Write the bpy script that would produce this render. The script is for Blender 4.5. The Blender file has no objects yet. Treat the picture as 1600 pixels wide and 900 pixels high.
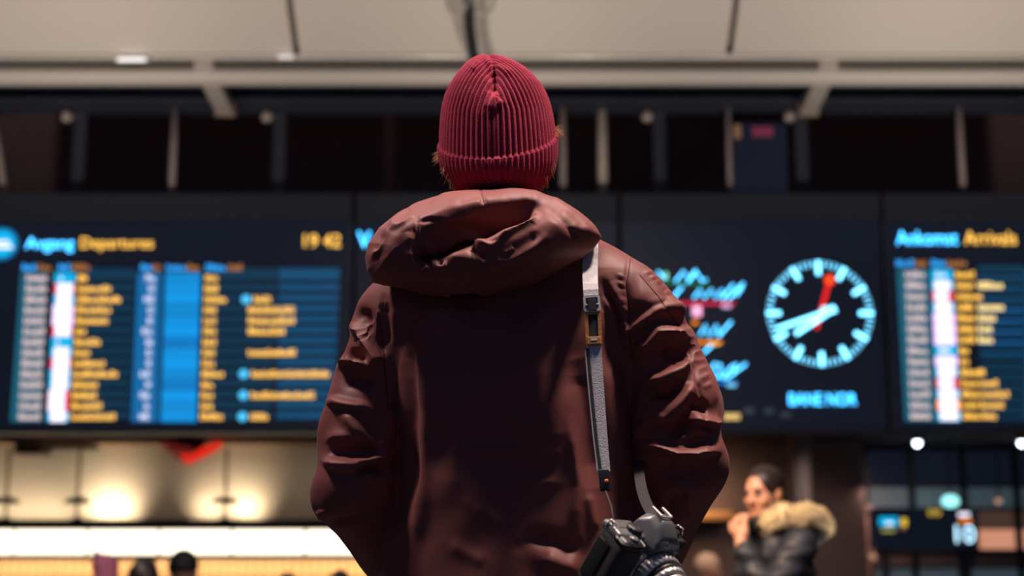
import bpy, bmesh, math, random
import numpy as np
from mathutils import Vector, Matrix
from mathutils.bvhtree import BVHTree

# ------------------------------------------------------------------ camera, world, lights, exposure
sc = bpy.context.scene
COL = sc.collection
FPX = 2222.0
PITCH = math.radians(10.2)
CAMZ = 1.36
cp, sp = math.cos(PITCH), math.sin(PITCH)

cam_d = bpy.data.cameras.new('camera_view')
cam_d.sensor_width = 36.0
cam_d.lens = FPX * 36.0 / 1600.0
cam_d.clip_start = 0.05
cam_d.clip_end = 200
cam_d.dof.use_dof = True
cam_d.dof.focus_distance = 2.62
cam_d.dof.aperture_fstop = 2.35
cam = bpy.data.objects.new('camera_view', cam_d)
COL.objects.link(cam)
cam.location = (0, 0, CAMZ)
cam.rotation_euler = (math.pi / 2 + PITCH, 0, 0)
sc.camera = cam

sc.view_settings.view_transform = 'Standard'
sc.view_settings.look = 'None'
sc.view_settings.gamma = 1.0
sc.view_settings.exposure = 0.0
sc.cycles.use_denoising = True
sc.cycles.max_bounces = 5
sc.cycles.sample_clamp_indirect = 4.0

world = bpy.data.worlds.new('hall_ambient')
sc.world = world
world.use_nodes = True
world.node_tree.nodes['Background'].inputs[0].default_value = (0.26, 0.46, 1.0, 1)
world.node_tree.nodes['Background'].inputs[1].default_value = 0.085


def light(name, typ, loc, aim, power, color, **kw):
    d = bpy.data.lights.new(name, typ)
    d.energy = power
    d.color = color
    for k, v in kw.items():
        setattr(d, k, v)
    o = bpy.data.objects.new(name, d)
    COL.objects.link(o)
    o.location = loc
    o.rotation_euler = (Vector(aim) - Vector(loc)).to_track_quat('-Z', 'Y').to_euler()
    return o


# ceiling lamps of the hall above and to the sides of the photographer
light('hall_lamp', 'AREA', (1.35, 2.76, 5.4), (0.1, 2.65, 1.9), 185, (1.0, 0.76, 0.66), shape='DISK', size=0.45)
light('hall_lamp', 'AREA', (-1.7, 2.88, 4.9), (-0.1, 2.65, 1.8), 95, (1.0, 0.76, 0.70), shape='DISK', size=0.45)
light('hall_lamp', 'AREA', (0.2, 3.1, 5.6), (0.0, 2.7, 1.9), 60, (1.0, 0.78, 0.70), shape='DISK', size=0.6)
# unseen fill spots, added to brighten the sloping soffit
for x, e in ((-4.5, 620), (-1.5, 560), (1.5, 560), (4.5, 660)):
    light('soffit_fill', 'SPOT', (x, 6.6, 0.5), (x * 1.05, 9.8, 5.8), e, (1.0, 0.86, 0.74), spot_size=math.radians(70), spot_blend=0.9, shadow_soft_size=0.15)


def ray(px, py):
    xr = (px - 800.0) / FPX
    yu = (450.0 - py) / FPX
    return np.array([xr, cp - yu * sp, sp + yu * cp])


def P(px, py, Y):
    """world point at distance Y in front of the camera seen at a place of the photograph"""
    d = ray(px, py)
    t = Y / d[1]
    return (d[0] * t, Y, CAMZ + d[2] * t)


def proj(V):
    V = np.asarray(V)
    x, y, z = V[:, 0], V[:, 1], V[:, 2] - CAMZ
    dep = y * cp + z * sp
    up = -y * sp + z * cp
    return 800 + FPX * x / dep, 450 - FPX * up / dep


# ------------------------------------------------------------------ materials
MATS = {}


def mat(name, color, rough=0.6, metal=0.0, spec=0.5, emit=None, estr=1.0, bump=None, vary=None, sheen=None, aniso=None):
    if name in MATS:
        return MATS[name]
    m = bpy.data.materials.new(name)
    m.use_nodes = True
    nt = m.node_tree
    b = nt.nodes['Principled BSDF']
    b.inputs['Base Color'].default_value = (*color, 1)
    b.inputs['Roughness'].default_value = rough
    b.inputs['Metallic'].default_value = metal
    b.inputs['Specular IOR Level'].default_value = spec
    if emit is not None:
        b.inputs['Emission Color'].default_value = (*emit, 1)
        b.inputs['Emission Strength'].default_value = estr
    if sheen:
        b.inputs['Sheen Weight'].default_value = sheen[0]
        b.inputs['Sheen Roughness'].default_value = sheen[1]
        b.inputs['Sheen Tint'].default_value = (*sheen[2], 1)
    tc = None
    if bump or vary:
        tc = nt.nodes.new('ShaderNodeTexCoord')
    if vary:
        n = nt.nodes.new('ShaderNodeTexNoise')
        n.inputs['Scale'].default_value = vary[0]
        n.inputs['Detail'].default_value = 5
        nt.links.new(tc.outputs['Object'], n.inputs['Vector'])
        mx = nt.nodes.new('ShaderNodeMix')
        mx.data_type = 'RGBA'
        a = vary[1]
        mx.inputs[6].default_value = (*[c * (1 - a) for c in color], 1)
        mx.inputs[7].default_value = (*[min(1, c * (1 + a)) for c in color], 1)
        nt.links.new(n.outputs['Fac'], mx.inputs[0])
        nt.links.new(mx.outputs[2], b.inputs['Base Color'])
    if bump:
        n = nt.nodes.new('ShaderNodeTexNoise')
        n.inputs['Scale'].default_value = bump[0]
        n.inputs['Detail'].default_value = 4
        nt.links.new(tc.outputs['Object'], n.inputs['Vector'])
        bp = nt.nodes.new('ShaderNodeBump')
        bp.inputs['Strength'].default_value = bump[1]
        bp.inputs['Distance'].default_value = bump[2] if len(bump) > 2 else 0.002
        nt.links.new(n.outputs['Fac'], bp.inputs['Height'])
        nt.links.new(bp.outputs['Normal'], b.inputs['Normal'])
    MATS[name] = m
    return m


def glow(name, color, s=1.0):
    return mat(name, (0.01, 0.01, 0.01), 0.6, emit=color, estr=s)


# ------------------------------------------------------------------ mesh helpers
def tag(o, label=None, cat=None, group=None, kind=None):
    if label: o['label'] = label
    if cat: o['category'] = cat
    if group: o['group'] = group
    if kind: o['kind'] = kind
    return o


def thing(name, label, cat, loc=(0, 0, 0), group=None):
    o = bpy.data.objects.new(name, None)
    o.empty_display_size = 0.1
    COL.objects.link(o)
    o.location = loc
    return tag(o, label, cat, group)


ROOT = {}


def wpos(o):
    p = Vector(o.location)
    while o.parent:
        o = o.parent
        p += o.location
    return p


def put(name, V, F, m, parent=None, smooth=False, origin=None):
    """link a mesh given in world coordinates, as a child of parent if there is one"""
    me = bpy.data.meshes.new(name)
    V = np.asarray(V, dtype=np.float64)
    if origin is None:
        origin = (0, 0, 0) if parent is not None else ((V.min(0) + V.max(0)) / 2)
        if parent is not None:
            origin = np.array(wpos(parent))
    V = V - np.asarray(origin)
    if isinstance(F, np.ndarray):
        n, k = F.shape
        me.vertices.add(len(V))
        me.vertices.foreach_set('co', V.astype(np.float32).ravel())
        me.loops.add(n * k)
        me.loops.foreach_set('vertex_index', F.astype(np.int32).ravel())
        me.polygons.add(n)
        me.polygons.foreach_set('loop_start', np.arange(0, n * k, k, dtype=np.int32))
        me.update(calc_edges=True)
    else:
        me.from_pydata([tuple(v) for v in V], [], F)
        me.update()
    if smooth:
        me.polygons.foreach_set('use_smooth', np.ones(len(me.polygons), dtype=bool))
    if m is not None:
        me.materials.append(m)
    o = bpy.data.objects.new(name, me)
    COL.objects.link(o)
    if parent is not None:
        o.parent = parent
        o.location = Vector(origin) - wpos(parent)
    else:
        o.location = origin
    return o


class MB:
    """collects shapes in world coordinates into one mesh"""
    def __init__(s):
        s.V, s.F = [], []

    def add(s, V, F):
        n = len(s.V)
        s.V += [tuple(v) for v in V]
        s.F += [tuple(i + n for i in f) for f in F]
        return s

    def box(s, lo, hi, bev=0.0, M=None, seg=2, taper=None):
        bm = bmesh.new()
        bmesh.ops.create_cube(bm, size=1)
        lo, hi = Vector(lo), Vector(hi)
        c, d = (lo + hi) / 2, hi - lo
        for v in bm.verts:
            v.co = Vector((c.x + v.co.x * d.x, c.y + v.co.y * d.y, c.z + v.co.z * d.z))
            if taper and v.co.z > c.z:
                v.co.x = c.x + (v.co.x - c.x) * taper[0]
                v.co.y = c.y + (v.co.y - c.y) * taper[1]
        if bev:
            bmesh.ops.bevel(bm, geom=bm.edges[:], offset=bev, segments=seg, affect='EDGES', profile=0.6)
        bm.verts.index_update()
        V = [M @ v.co if M else v.co.copy() for v in bm.verts]
        s.add(V, [[v.index for v in f.verts] for f in bm.faces])
        bm.free()
        return s

    def tube(s, pts, r, n=8, cap=True):
        pts = [Vector(p) for p in pts]
        rs = r if isinstance(r, (list, tuple)) else [r] * len(pts)
        V, F = [], []
        for i, p in enumerate(pts):
            t = (pts[min(i + 1, len(pts) - 1)] - pts[max(i - 1, 0)]).normalized()
            a = t.cross(Vector((0, 0, 1)))
            if a.length < 1e-3:
                a = t.cross(Vector((1, 0, 0)))
            a.normalize()
            b = t.cross(a)
            for k in range(n):
                th = 2 * math.pi * k / n
                V.append(p + (a * math.cos(th) + b * math.sin(th)) * rs[i])
        for i in range(len(pts) - 1):
            for k in range(n):
                F.append((i * n + k, i * n + (k + 1) % n, (i + 1) * n + (k + 1) % n, (i + 1) * n + k))
        if cap:
            F.append(tuple(range(n - 1, -1, -1)))
            F.append(tuple((len(pts) - 1) * n + k for k in range(n)))
        return s.add(V, F)

    def lathe(s, prof, n=32, M=None, knurl=None):
        """profile (r, h) about the local z axis"""
        V, F = [], []
        for i, (r, h) in enumerate(prof):
            for k in range(n):
                th = 2 * math.pi * k / n
                rr = r
                if knurl and knurl[0] <= i <= knurl[1] and (k // knurl[3]) % 2 == 0:
                    rr = r + knurl[2]
                p = Vector((rr * math.cos(th), rr * math.sin(th), h))
                V.append(M @ p if M else p)
        for i in range(len(prof) - 1):
            for k in range(n):
                F.append((i * n + k, i * n + (k + 1) % n, (i + 1) * n + (k + 1) % n, (i + 1) * n + k))
        F.append(tuple(range(n - 1, -1, -1)))
        F.append(tuple((len(prof) - 1) * n + k for k in range(n)))
        return s.add(V, F)

    def build(s, name, m, parent=None, smooth=False, origin=None):
        return put(name, s.V, s.F, m, parent, smooth, origin)


def box(name, lo, hi, m, parent=None, bev=0.0):
    return MB().box(lo, hi, bev).build(name, m, parent)


# ------------------------------------------------------------------ implicit surfaces
def cap(p, a, b, ra, rb=None):
    rb = ra if rb is None else rb
    a = np.asarray(a, np.float32); b = np.asarray(b, np.float32)
    ab = b - a
    q = p - a
    t = np.clip(q @ ab / max(float(ab @ ab), 1e-9), 0, 1)
    d = q - t[:, None] * ab
    return np.sqrt((d * d).sum(1)) - (ra + t * (rb - ra))


def ell(p, c, r, R=None):
    q = p - np.asarray(c, np.float32)
    if R is not None:
        q = q @ R
    r = np.asarray(r, np.float32)
    k0 = np.sqrt(((q / r) ** 2).sum(1))
    k1 = np.sqrt(((q / (r * r)) ** 2).sum(1)) + 1e-6
    return k0 * (k0 - 1) / k1


def smin(a, b, k):
    h = np.maximum(k - np.abs(a - b), 0) / k
    return np.minimum(a, b) - h * h * k * 0.25


def smax(a, b, k):
    return -smin(-a, -b, k)


def chain(p, pts, rs, k=0.02, d=None):
    for i in range(len(pts) - 1):
        c = cap(p, pts[i], pts[i + 1], rs[i], rs[i + 1])
        d = c if d is None else smin(d, c, k)
    return d


def sdf_mesh(f, lo, hi, h, B=4):
    lo = np.asarray(lo, float); hi = np.asarray(hi, float)
    n = [int(math.ceil((hi[i] - lo[i]) / (h * B))) for i in range(3)]
    ax = [lo[i] + (np.arange(n[i]) + 0.5 - 0.5 / B) * h * B for i in range(3)]
    g = np.stack(np.meshgrid(*ax, indexing='ij'), -1).reshape(-1, 3).astype(np.float32)
    cv = f(g).reshape(n)
    near = np.abs(cv) < h * B * 1.7
    up = lambda a: a.repeat(B, 0).repeat(B, 1).repeat(B, 2)
    val = up(cv).astype(np.float32)
    idx = np.nonzero(up(near))
    pts = np.stack([lo[i] + idx[i] * h for i in range(3)], 1).astype(np.float32)
    out = np.empty(len(pts), np.float32)
    for s in range(0, len(pts), 400000):
        out[s:s + 400000] = f(pts[s:s + 400000])
    val[idx] = out
    ins = val < 0
    N = val.shape
    c = np.zeros((N[0] - 1, N[1] - 1, N[2] - 1), np.int8)
    for a in (0, 1):
        for b in (0, 1):
            for d in (0, 1):
                c += ins[a:N[0] - 1 + a, b:N[1] - 1 + b, d:N[2] - 1 + d]
    act = (c > 0) & (c < 8)
    ci = np.stack(np.nonzero(act), 1)
    vid = -np.ones(act.shape, np.int64)
    vid[act] = np.arange(len(ci))
    acc = np.zeros((len(ci), 3)); cnt = np.zeros(len(ci))
    cor = [(a, b, d) for a in (0, 1) for b in (0, 1) for d in (0, 1)]
    for u in cor:
        for axn in range(3):
            if u[axn]: continue
            w = list(u); w[axn] = 1
            va = val[ci[:, 0] + u[0], ci[:, 1] + u[1], ci[:, 2] + u[2]]
            vb = val[ci[:, 0] + w[0], ci[:, 1] + w[1], ci[:, 2] + w[2]]
            m = (va < 0) != (vb < 0)
            t = np.where(m, va / np.where(m, va - vb, 1), 0)
            pp = np.tile(np.array(u, float), (len(ci), 1))
            pp[:, axn] += t
            acc[m] += pp[m]; cnt[m] += 1
    V = lo + (ci + acc / cnt[:, None]) * h
    F = []
    for axn in range(3):
        o1, o2 = (axn + 1) % 3, (axn + 2) % 3
        sl = [slice(None)] * 3; sl2 = [slice(None)] * 3
        sl[axn] = slice(0, N[axn] - 1); sl2[axn] = slice(1, N[axn])
        e = ins[tuple(sl)] != ins[tuple(sl2)]
        ii = np.stack(np.nonzero(e), 1)
        ok = (ii[:, o1] > 0) & (ii[:, o2] > 0) & (ii[:, o1] < N[o1] - 1) & (ii[:, o2] < N[o2] - 1)
        ii = ii[ok]
        def at(d1, d2):
            j = ii.copy(); j[:, o1] -= d1; j[:, o2] -= d2
            return vid[j[:, 0], j[:, 1], j[:, 2]]
        q = np.stack([at(1, 1), at(0, 1), at(0, 0), at(1, 0)], 1)
        flip = ~ins[ii[:, 0], ii[:, 1], ii[:, 2]]
        q[flip] = q[flip][:, ::-1]
        F.append(q)
    F = np.concatenate(F)
    F = F[(F >= 0).all(1)]
    # pull the vertices onto the surface
    for _ in range(2):
        fv = f(V.astype(np.float32)).astype(float)
        G = sdf_grad(f, V, h * 0.5)
        V = V - G * np.clip(fv, -h, h)[:, None] / np.maximum((G * G).sum(1), 0.25)[:, None]
    return V, F


def sdf_grad(f, V, e):
    V = V.astype(np.float32)
    G = np.empty((len(V), 3))
    for i in range(3):
        d = np.zeros(3, np.float32); d[i] = e
        G[:, i] = (f(V + d) - f(V - d)) / (2 * e)
    return G


def largest(V, F):
    """keeps the largest connected piece of a mesh"""
    lab = np.arange(len(V))
    while True:
        m = lab[F].min(1); new = lab.copy()
        for i in range(4): np.minimum.at(new, F[:, i], m)
        new = new[new]
        if (new == lab).all(): break
        lab = new
    u, c = np.unique(lab, return_counts=True)
    k = lab == u[c.argmax()]
    idx = np.cumsum(k) - 1
    return V[k], idx[F[k[F].all(1)]]


def vnormals(V, F):
    N = np.zeros_like(V)
    a, b, c, d = (V[F[:, i]] for i in range(4))
    n = np.cross(c - a, d - b)
    for i in range(4):
        np.add.at(N, F[:, i], n)
    return N / (np.linalg.norm(N, axis=1)[:, None] + 1e-12)


def seg_dist(x, y, pts):
    """distance to a polyline in the plane and the arc fraction of the nearest place"""
    best = np.full(x.shape, 1e9); tt = np.zeros(x.shape); side = np.zeros(x.shape)
    L = [0.0]
    for i in range(len(pts) - 1):
        L.append(L[-1] + math.hypot(pts[i + 1][0] - pts[i][0], pts[i + 1][1] - pts[i][1]))
    for i in range(len(pts) - 1):
        ax, ay = pts[i]; bx, by = pts[i + 1]
        dx, dy = bx - ax, by - ay
        l2 = dx * dx + dy * dy
        t = np.clip(((x - ax) * dx + (y - ay) * dy) / l2, 0, 1)
        d = np.hypot(x - ax - t * dx, y - ay - t * dy)
        m = d < best
        best[m] = d[m]
        side[m] = (y[m] - ay - t[m] * dy) / (d[m] + 1.0)
        tt[m] = (L[i] + t[m] * math.sqrt(l2)) / L[-1]
    return best, tt, side


def folds(V, N, strokes, lip=0.0):
    """cloth folds: each stroke raises or sinks the cloth along a line; (points, width, height mm)"""
    px, py = proj(V)
    view = V - np.array([0, 0, CAMZ])
    view /= np.linalg.norm(view, axis=1)[:, None]
    w = np.clip(0.35 - 0.9 * (N * view).sum(1), 0, 1)
    D = np.zeros(len(V))
    for pts, wid, hgt in strokes:
        xs = [p[0] for p in pts]; ys = [p[1] for p in pts]
        m = (px > min(xs) - 3 * wid) & (px < max(xs) + 3 * wid) & (py > min(ys) - 3 * wid) & (py < max(ys) + 3 * wid) & (w > 0)
        if not m.any(): continue
        d, t, sd = seg_dist(px[m], py[m], pts)
        taper = np.clip(np.minimum(t, 1 - t) * 4 + 0.25, 0, 1)
        D[m] += 0.001 * hgt * np.exp(-(d / (wid * (1 + lip * (0.1 - 0.6 * sd) if hgt > 0 else 1.0))) ** 2) * taper
    return V + N * (D * w)[:, None]


def rotz(a):
    c, s = math.cos(a), math.sin(a)
    return np.array([[c, -s, 0], [s, c, 0], [0, 0, 1]])
# ------------------------------------------------------------------ the hall
m_soffit = mat('soffit_paint', (0.62, 0.56, 0.50), 0.55, bump=(3, 0.05))
m_lip = mat('soffit_lip', (0.55, 0.50, 0.45), 0.35, spec=0.6)
m_dark = mat('dark_paint', (0.10, 0.105, 0.14), 0.7, vary=(3, 0.2))
m_darker = mat('dark_void', (0.23, 0.155, 0.165), 0.85, vary=(2, 0.25))
m_rod = mat('rod_paint', (0.45, 0.36, 0.34), 0.5)
m_floor = mat('floor_stone', (0.035, 0.034, 0.036), 0.4, vary=(2, 0.2))
m_wallb = mat('brown_wall', (0.30, 0.20, 0.18), 0.8, vary=(1.5, 0.2))
m_post = mat('post_paint', (0.04, 0.045, 0.07), 0.6)
m_case = mat('board_case', (0.055, 0.065, 0.10), 0.5)
m_screen = mat('screen_glass', (0.012, 0.016, 0.028), 0.35, spec=0.3, emit=(0.0045, 0.0062, 0.012))


def st(o, label=None):
    o['kind'] = 'structure'
    return o


FL = -0.45
st(box('floor', (-14, -6, -0.6), (14, 7.6, 0.0), m_floor))
f2 = st(box('floor_lower', (-18, 7.6, FL - 0.2), (18, 34, FL), m_floor))
st(box('trim_1', (-14, 7.6, FL), (14, 7.75, -0.15), m_floor))
fp = st(box('floor_platform', (-3, 2.2, 0.0), (3, 3.6, 0.5), m_floor))
for k in (1, 2):
    box('step', (-3, 2.2 - 0.3 * k, 0.0), (3, 2.2 - 0.3 * (k - 1), 0.5 - 0.167 * k), m_floor, fp)

# sloping soffit of five broad panels with open joints
soff = bpy.data.objects.new('ceiling', None); COL.objects.link(soff)
soff.location = (0, 9.5, 5.8); st(soff)
A = np.array(P(800, 84, 10.6)); SL = np.array([0, -math.cos(math.radians(34)), math.sin(math.radians(34))])
NRM = np.array([0, -SL[2], SL[1]])   # towards the room
if NRM[2] > 0: NRM = -NRM
xl, xr = float(P(458, 50, 10.4)[0]), float(P(1145, 50, 10.4)[0])
W = xr - xl
edges = [xl - 2 * W, xl - W, xl, xr, xr + W, xr + 2 * W]
for i in range(5):
    a, b = edges[i] + 0.025, edges[i + 1] - 0.025
    mbx = MB()
    V = []
    for t in (0.0, 5.0):
        for dpt in (0.0, 0.10):
            for x in (a, b):
                V.append(np.array([x, A[1], A[2]]) + SL * t - NRM * dpt)
    mbx.add(V, [(0, 1, 5, 4), (2, 6, 7, 3), (0, 4, 6, 2), (1, 3, 7, 5), (0, 2, 3, 1), (4, 5, 7, 6)])
    mbx.build('panel', m_soffit, soff)
V = []
for t in (0.0, 5.0):
    for dpt in (0.13, 0.2):
        for x in (edges[0], edges[5]):
            V.append(np.array([x, A[1], A[2]]) + SL * t - NRM * dpt)
put('backing', V, [(0, 1, 5, 4), (2, 6, 7, 3), (0, 4, 6, 2), (1, 3, 7, 5), (0, 2, 3, 1), (4, 5, 7, 6)], mat('joint_backing', (0.18, 0.15, 0.13), 0.8), soff)  # dark brown sheet seen through the open joints

# rounded edge beam below the soffit
def yz(py, Y):
    return P(800, py, Y)[2]
t1 = MB()
for (y0, y1, r) in ((87.5, 10.64, 0.028),):
    t1.tube([(-9, y1, yz(y0, y1)), (9, y1, yz(y0, y1))], r, 12)
st(t1.build('trim_2', mat('polished_lip', (0.62, 0.57, 0.52), 0.22, spec=0.8), None, True))
zt, zb = yz(97, 10.75), yz(127, 10.75)
t2 = MB(); pr_ = []
for k in range(13):
    a = math.pi * k / 12
    pr_.append((10.86 - 0.11 * math.sin(a), (zt + zb) / 2 + (zt - zb) / 2 * math.cos(a)))
V = [(x, y, z) for x in (-9, 9) for (y, z) in pr_]
n = len(pr_)
t2.add(V, [(k, k + 1, n + k + 1, n + k) for k in range(n - 1)] + [tuple(range(n)), tuple(range(2 * n - 1, n - 1, -1))])
st(t2.build('trim_3', m_lip, None, True))
st(box('trim_4', (-9, 10.74, yz(95, 10.74)), (9, 11.1, yz(88, 10.74)), mat('groove_paint', (0.22, 0.2, 0.18), 0.7)))

# dark void above the boards: rear wall, roof deck, cross beam
st(box('wall_upper_back', (-12, 14.6, 3.9), (12, 14.8, 7.6), m_darker))
st(box('ceiling_deck', (-12, 10.9, 6.1), (12, 14.8, 6.3), m_darker))
bz0, bz1 = yz(163, 12.0), yz(132, 12.0)
bm_ = MB()
bm_.box((-9, 11.9, bz0), (9, 12.3, bz0 + 0.03)).box((-9, 12.06, bz0 + 0.03), (9, 12.14, bz1 - 0.03)).box((-9, 11.9, bz1 - 0.03), (9, 12.3, bz1))
st(bm_.build('trim_5', m_post))

# short beams that run back from the soffit edge
for (x0, x1, lab) in ((318, 352, 'pale stub beam running back from soffit edge, left of the beanie'), (1295, 1263, 'pale stub beam running back from soffit edge, above the clock')):
    a = np.array(P(x0, 100, 10.72)); b = np.array(P(x1, 166, 11.9)); b[2] = a[2]; b[0] = P(x1, 170, 11.9)[0]
    t = thing('stub_beam', lab, 'beam', tuple(a), 'stub beams under the soffit')
    d = Vector(b - a); L = d.length
    Mx = Matrix.Translation(Vector(a)) @ d.to_track_quat('Y', 'Z').to_matrix().to_4x4()
    MB().box((-0.075, 0, -0.05), (0.075, L, 0.05), 0.012, Mx).build('beam', m_lip, t)
    MB().box((-0.09, L - 0.01, -0.065), (0.09, L + 0.03, 0.065), 0.01, Mx).build('end_cap', mat('cap_bronze', (0.35, 0.24, 0.18), 0.5), t)
    MB().box((-0.11, -0.02, 0.04), (0.11, 0.16, 0.09), 0.01, Mx).build('mounting_plate', m_lip, t)

# thin rods that carry the boards
TOPB = P(800, 302, 12.0)[2] + 0.001
def hanger(px, py0, py1, wpx, Y, label, m=m_rod, tilt=None, top=True):
    x, _, z0 = P(px, py1, Y)
    z1 = P(px, py0, Y)[2]
    xt = x if tilt is None else P(tilt, py0, Y)[0]
    t = thing('hanger_rod', label, 'rod', (x, Y, z0), 'hanger rods above the boards')
    r = wpx * Y / FPX / 2
    MB().tube([(x, Y, max(z0, TOPB)), (xt, Y, z1)], r, 10).build('rod', m, t, True)
    MB().box((xt - r * 1.8, Y - r * 1.8, z1 - 0.02), (xt + r * 1.8, Y + r * 1.8, z1 + 0.06), 0.008).build('bracket', m_dark, t)
hanger(268, 166, 306, 11, 12.12, 'pinkish rod left of the stub beam above departures board')
hanger(1505, 150, 300, 11, 12.12, 'pinkish rod above the arrivals board, nearest right edge')
hanger(880, 152, 302, 11, 12.12, 'dim rod just right of the beanie')
hanger(942, 150, 302, 16, 12.2, 'thick pale rod, second to the right of the beanie', mat('pale_rod', (0.68, 0.58, 0.5), 0.4))
hanger(1141, 150, 300, 9, 12.12, 'thin dim rod beside the small dark sign box')
hanger(8, 150, 308, 11, 12.15, 'slanted rod at the far left edge', tilt=-14)
for px, lab in ((125, 'dark bracket post topped by a small lamp, leftmost'), (437, 'dark bracket post topped by a small lamp, left of the beanie'), (1030, 'dark bracket post right of the thick pale rod'), (1252, 'dark bracket post under the stub beam above the clock')):
    x, _, z0 = P(px, 306, 12.3); z1 = P(px, 165, 12.3)[2]
    t = thing('bracket_post', lab, 'post', (x, 12.3, z0), 'dark posts above the boards')
    box('post', (x - 0.055, 12.2, TOPB), (x + 0.055, 12.3, z1 - 0.02), m_post, t)
    MB().tube([(x, 12.19, z1 - 0.04), (x, 12.19, z1 - 0.12), (x - 0.09, 12.17, z1 - 0.14)], 0.02, 8).build('arm', m_dark, t, True)
    Mx = Matrix.Translation((x - 0.11, 12.16, z1 - 0.14))
    MB().lathe([(0.02, 0.04), (0.045, 0.03), (0.05, -0.03), (0.03, -0.05)], 14, Mx).build('lamp_head', mat('lamp_head_grey', (0.6, 0.5, 0.45), 0.35), t, True)

# small sign box with a red glowing caption
x0, _, z1 = P(1146, 192, 12.05); x1, _, z0 = P(1232, 300, 12.05)
t = thing('sign_box', 'small dark hanging sign with dim red caption above the clock', 'sign', ((x0 + x1) / 2, 12.15, z0))
box('case', (x0, 12.05, TOPB), (x1, 12.25, z1), m_screen, t, 0.01)
gl = MB()
rg = random.Random(2)
xa, xb = P(1176, 206, 12.05)[0], P(1208, 206, 12.05)[0]
zc = P(1190, 206, 12.05)[2]
for k in range(6):
    xx = xa + (xb - xa) * k / 6
    gl.box((xx, 12.04, zc - 0.045), (xx + 0.02, 12.049, zc + 0.045)).box((xx, 12.04, zc - 0.01), (xx + 0.03, 12.049, zc + 0.012))
gl.build('caption', glow('dim_red_glow', (0.16, 0.02, 0.05), 1.0), t)
xx = P(1152, 206, 12.05)[0]
box('indicator', (xx - 0.03, 12.04, zc - 0.06), (xx + 0.03, 12.049, zc + 0.06), glow('dim_amber_glow', (0.17, 0.08, 0.04), 1.0), t)

# black cable looping down in front of the soffit
pts = [P(733, -160, 9.2), P(733, -60, 9.4), P(732, 0, 9.7), P(734, 45, 9.95), P(740, 85, 10.25), P(752, 112, 10.45), P(768, 130, 10.62), P(790, 133, 10.74)]
c = thing('cable', 'black cable hanging down the soffit above the beanie', 'cable', pts[-1])
MB().tube(pts, [0.045, 0.045, 0.043, 0.043, 0.042, 0.042, 0.042, 0.042], 12).build('sheath', mat('black_rubber', (0.02, 0.02, 0.022), 0.5), c, True)
for px in (714, 756):
    p = P(px, -6, 9.6); 
    MB().tube([(p[0] + 0.075 * math.cos(a), p[1], p[2] + 0.14 * math.sin(a)) for a in np.linspace(0, 2 * math.pi, 25)], 0.012, 6).build('clamp_ring', mat('clamp_grey', (0.45, 0.41, 0.37), 0.4), c, True)

# ---------------- the beige kiosk under the departures board
YK = 15.0
m_beige = mat('beige_wall', (0.62, 0.52, 0.40), 0.7, vary=(0.8, 0.08))
m_ledge = mat('ledge_dark', (0.06, 0.045, 0.04), 0.5)
m_tan = mat('tan_trim', (0.55, 0.33, 0.20), 0.5)
def zK(py, Y=YK): return P(800, py, Y)[2]
xL, xR = -9.0, float(P(842, 750, 15)[0])
st(box('wall_left_back', (xL, YK + 0.75, FL), (xR, YK + 0.9, 3.0), m_beige))
st(box('trim_6', (xL, YK + 0.2, zK(691, YK + 0.2)), (xR, YK + 0.75, zK(675, YK + 0.2)), m_tan))
k = thing('kiosk_front', 'kiosk counter front with glowing white fascia and tiled lower wall', 'kiosk', ((xL + xR) / 2, YK, FL))
zl1, zl0 = zK(812), zK(827)
box('ledge', (xL, YK - 0.05, zl0), (xR, YK + 0.42, zl1), m_ledge, k, 0.01)
zf0 = zK(868)
xs = [P(px, 848, YK)[0] for px in (-340, -220, -100, 20, 135, 247, 361, 476, 592, 708, 824)]
m_box = glow('fascia_glow', (1.0, 0.90, 0.70), 2.4)
for i in range(len(xs) - 1):
    f = box('fascia_panel', (xs[i] + 0.016, YK, zf0 + 0.012), (xs[i + 1] - 0.016, YK + 0.06, zl0 - 0.006), m_box, k, 0.01)
box('fascia_frame', (xL, YK + 0.065, zf0), (xR, YK + 0.3, zl0), mat('frame_bronze', (0.30, 0.2, 0.12), 0.5), k)
box('lower_rail', (xL, YK - 0.02, zf0 - 0.04), (xR, YK + 0.3, zf0), m_ledge, k)
# tiles of the lower wall
zt1 = zf0 - 0.04
tm = MB(); rg = random.Random(4)
tw, thh = 0.095, 0.085
xx = float(P(-60, 880, YK)[0])
while xx < P(620, 880, YK)[0]:
    zz = zt1
    while zz > zt1 - 0.62:
        y = YK + 0.1 + rg.uniform(-0.004, 0.004)
        tm.add([(xx, y, zz - thh + .018), (xx + tw - .02, y, zz - thh + .018), (xx + tw - .02, y, zz), (xx, y, zz),
                (xx - .003, y + .02, zz - thh + .015), (xx + tw - .017, y + .02, zz - thh + .015), (xx + tw - .017, y + .02, zz + .003), (xx - .003, y + .02, zz + .003)],
               [(0, 1, 2, 3), (0, 4, 5, 1), (1, 5, 6, 2), (2, 6, 7, 3), (3, 7, 4, 0)])
        zz -= thh
    xx += tw
tt = tm.build('tile_field', mat('glazed_tan_tile', (0.80, 0.52, 0.28), 0.35), k)
tt['kind'] = 'stuff'
box('lower_wall', (xL, YK + 0.11, FL), (xR, YK + 0.3, zt1), mat('grout_brown', (0.22, 0.11, 0.05), 0.7), k)
for px in (60, 250, 440, 620):
    x = P(px, 880, YK)[0]
    light('counter_light', 'AREA', (x, YK - 0.02, zt1 - 0.03), (x, YK + 0.12, zt1 - 0.4), 4.6, (1.0, 0.72, 0.42), shape='RECTANGLE', size=1.3, size_y=0.06)

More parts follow.
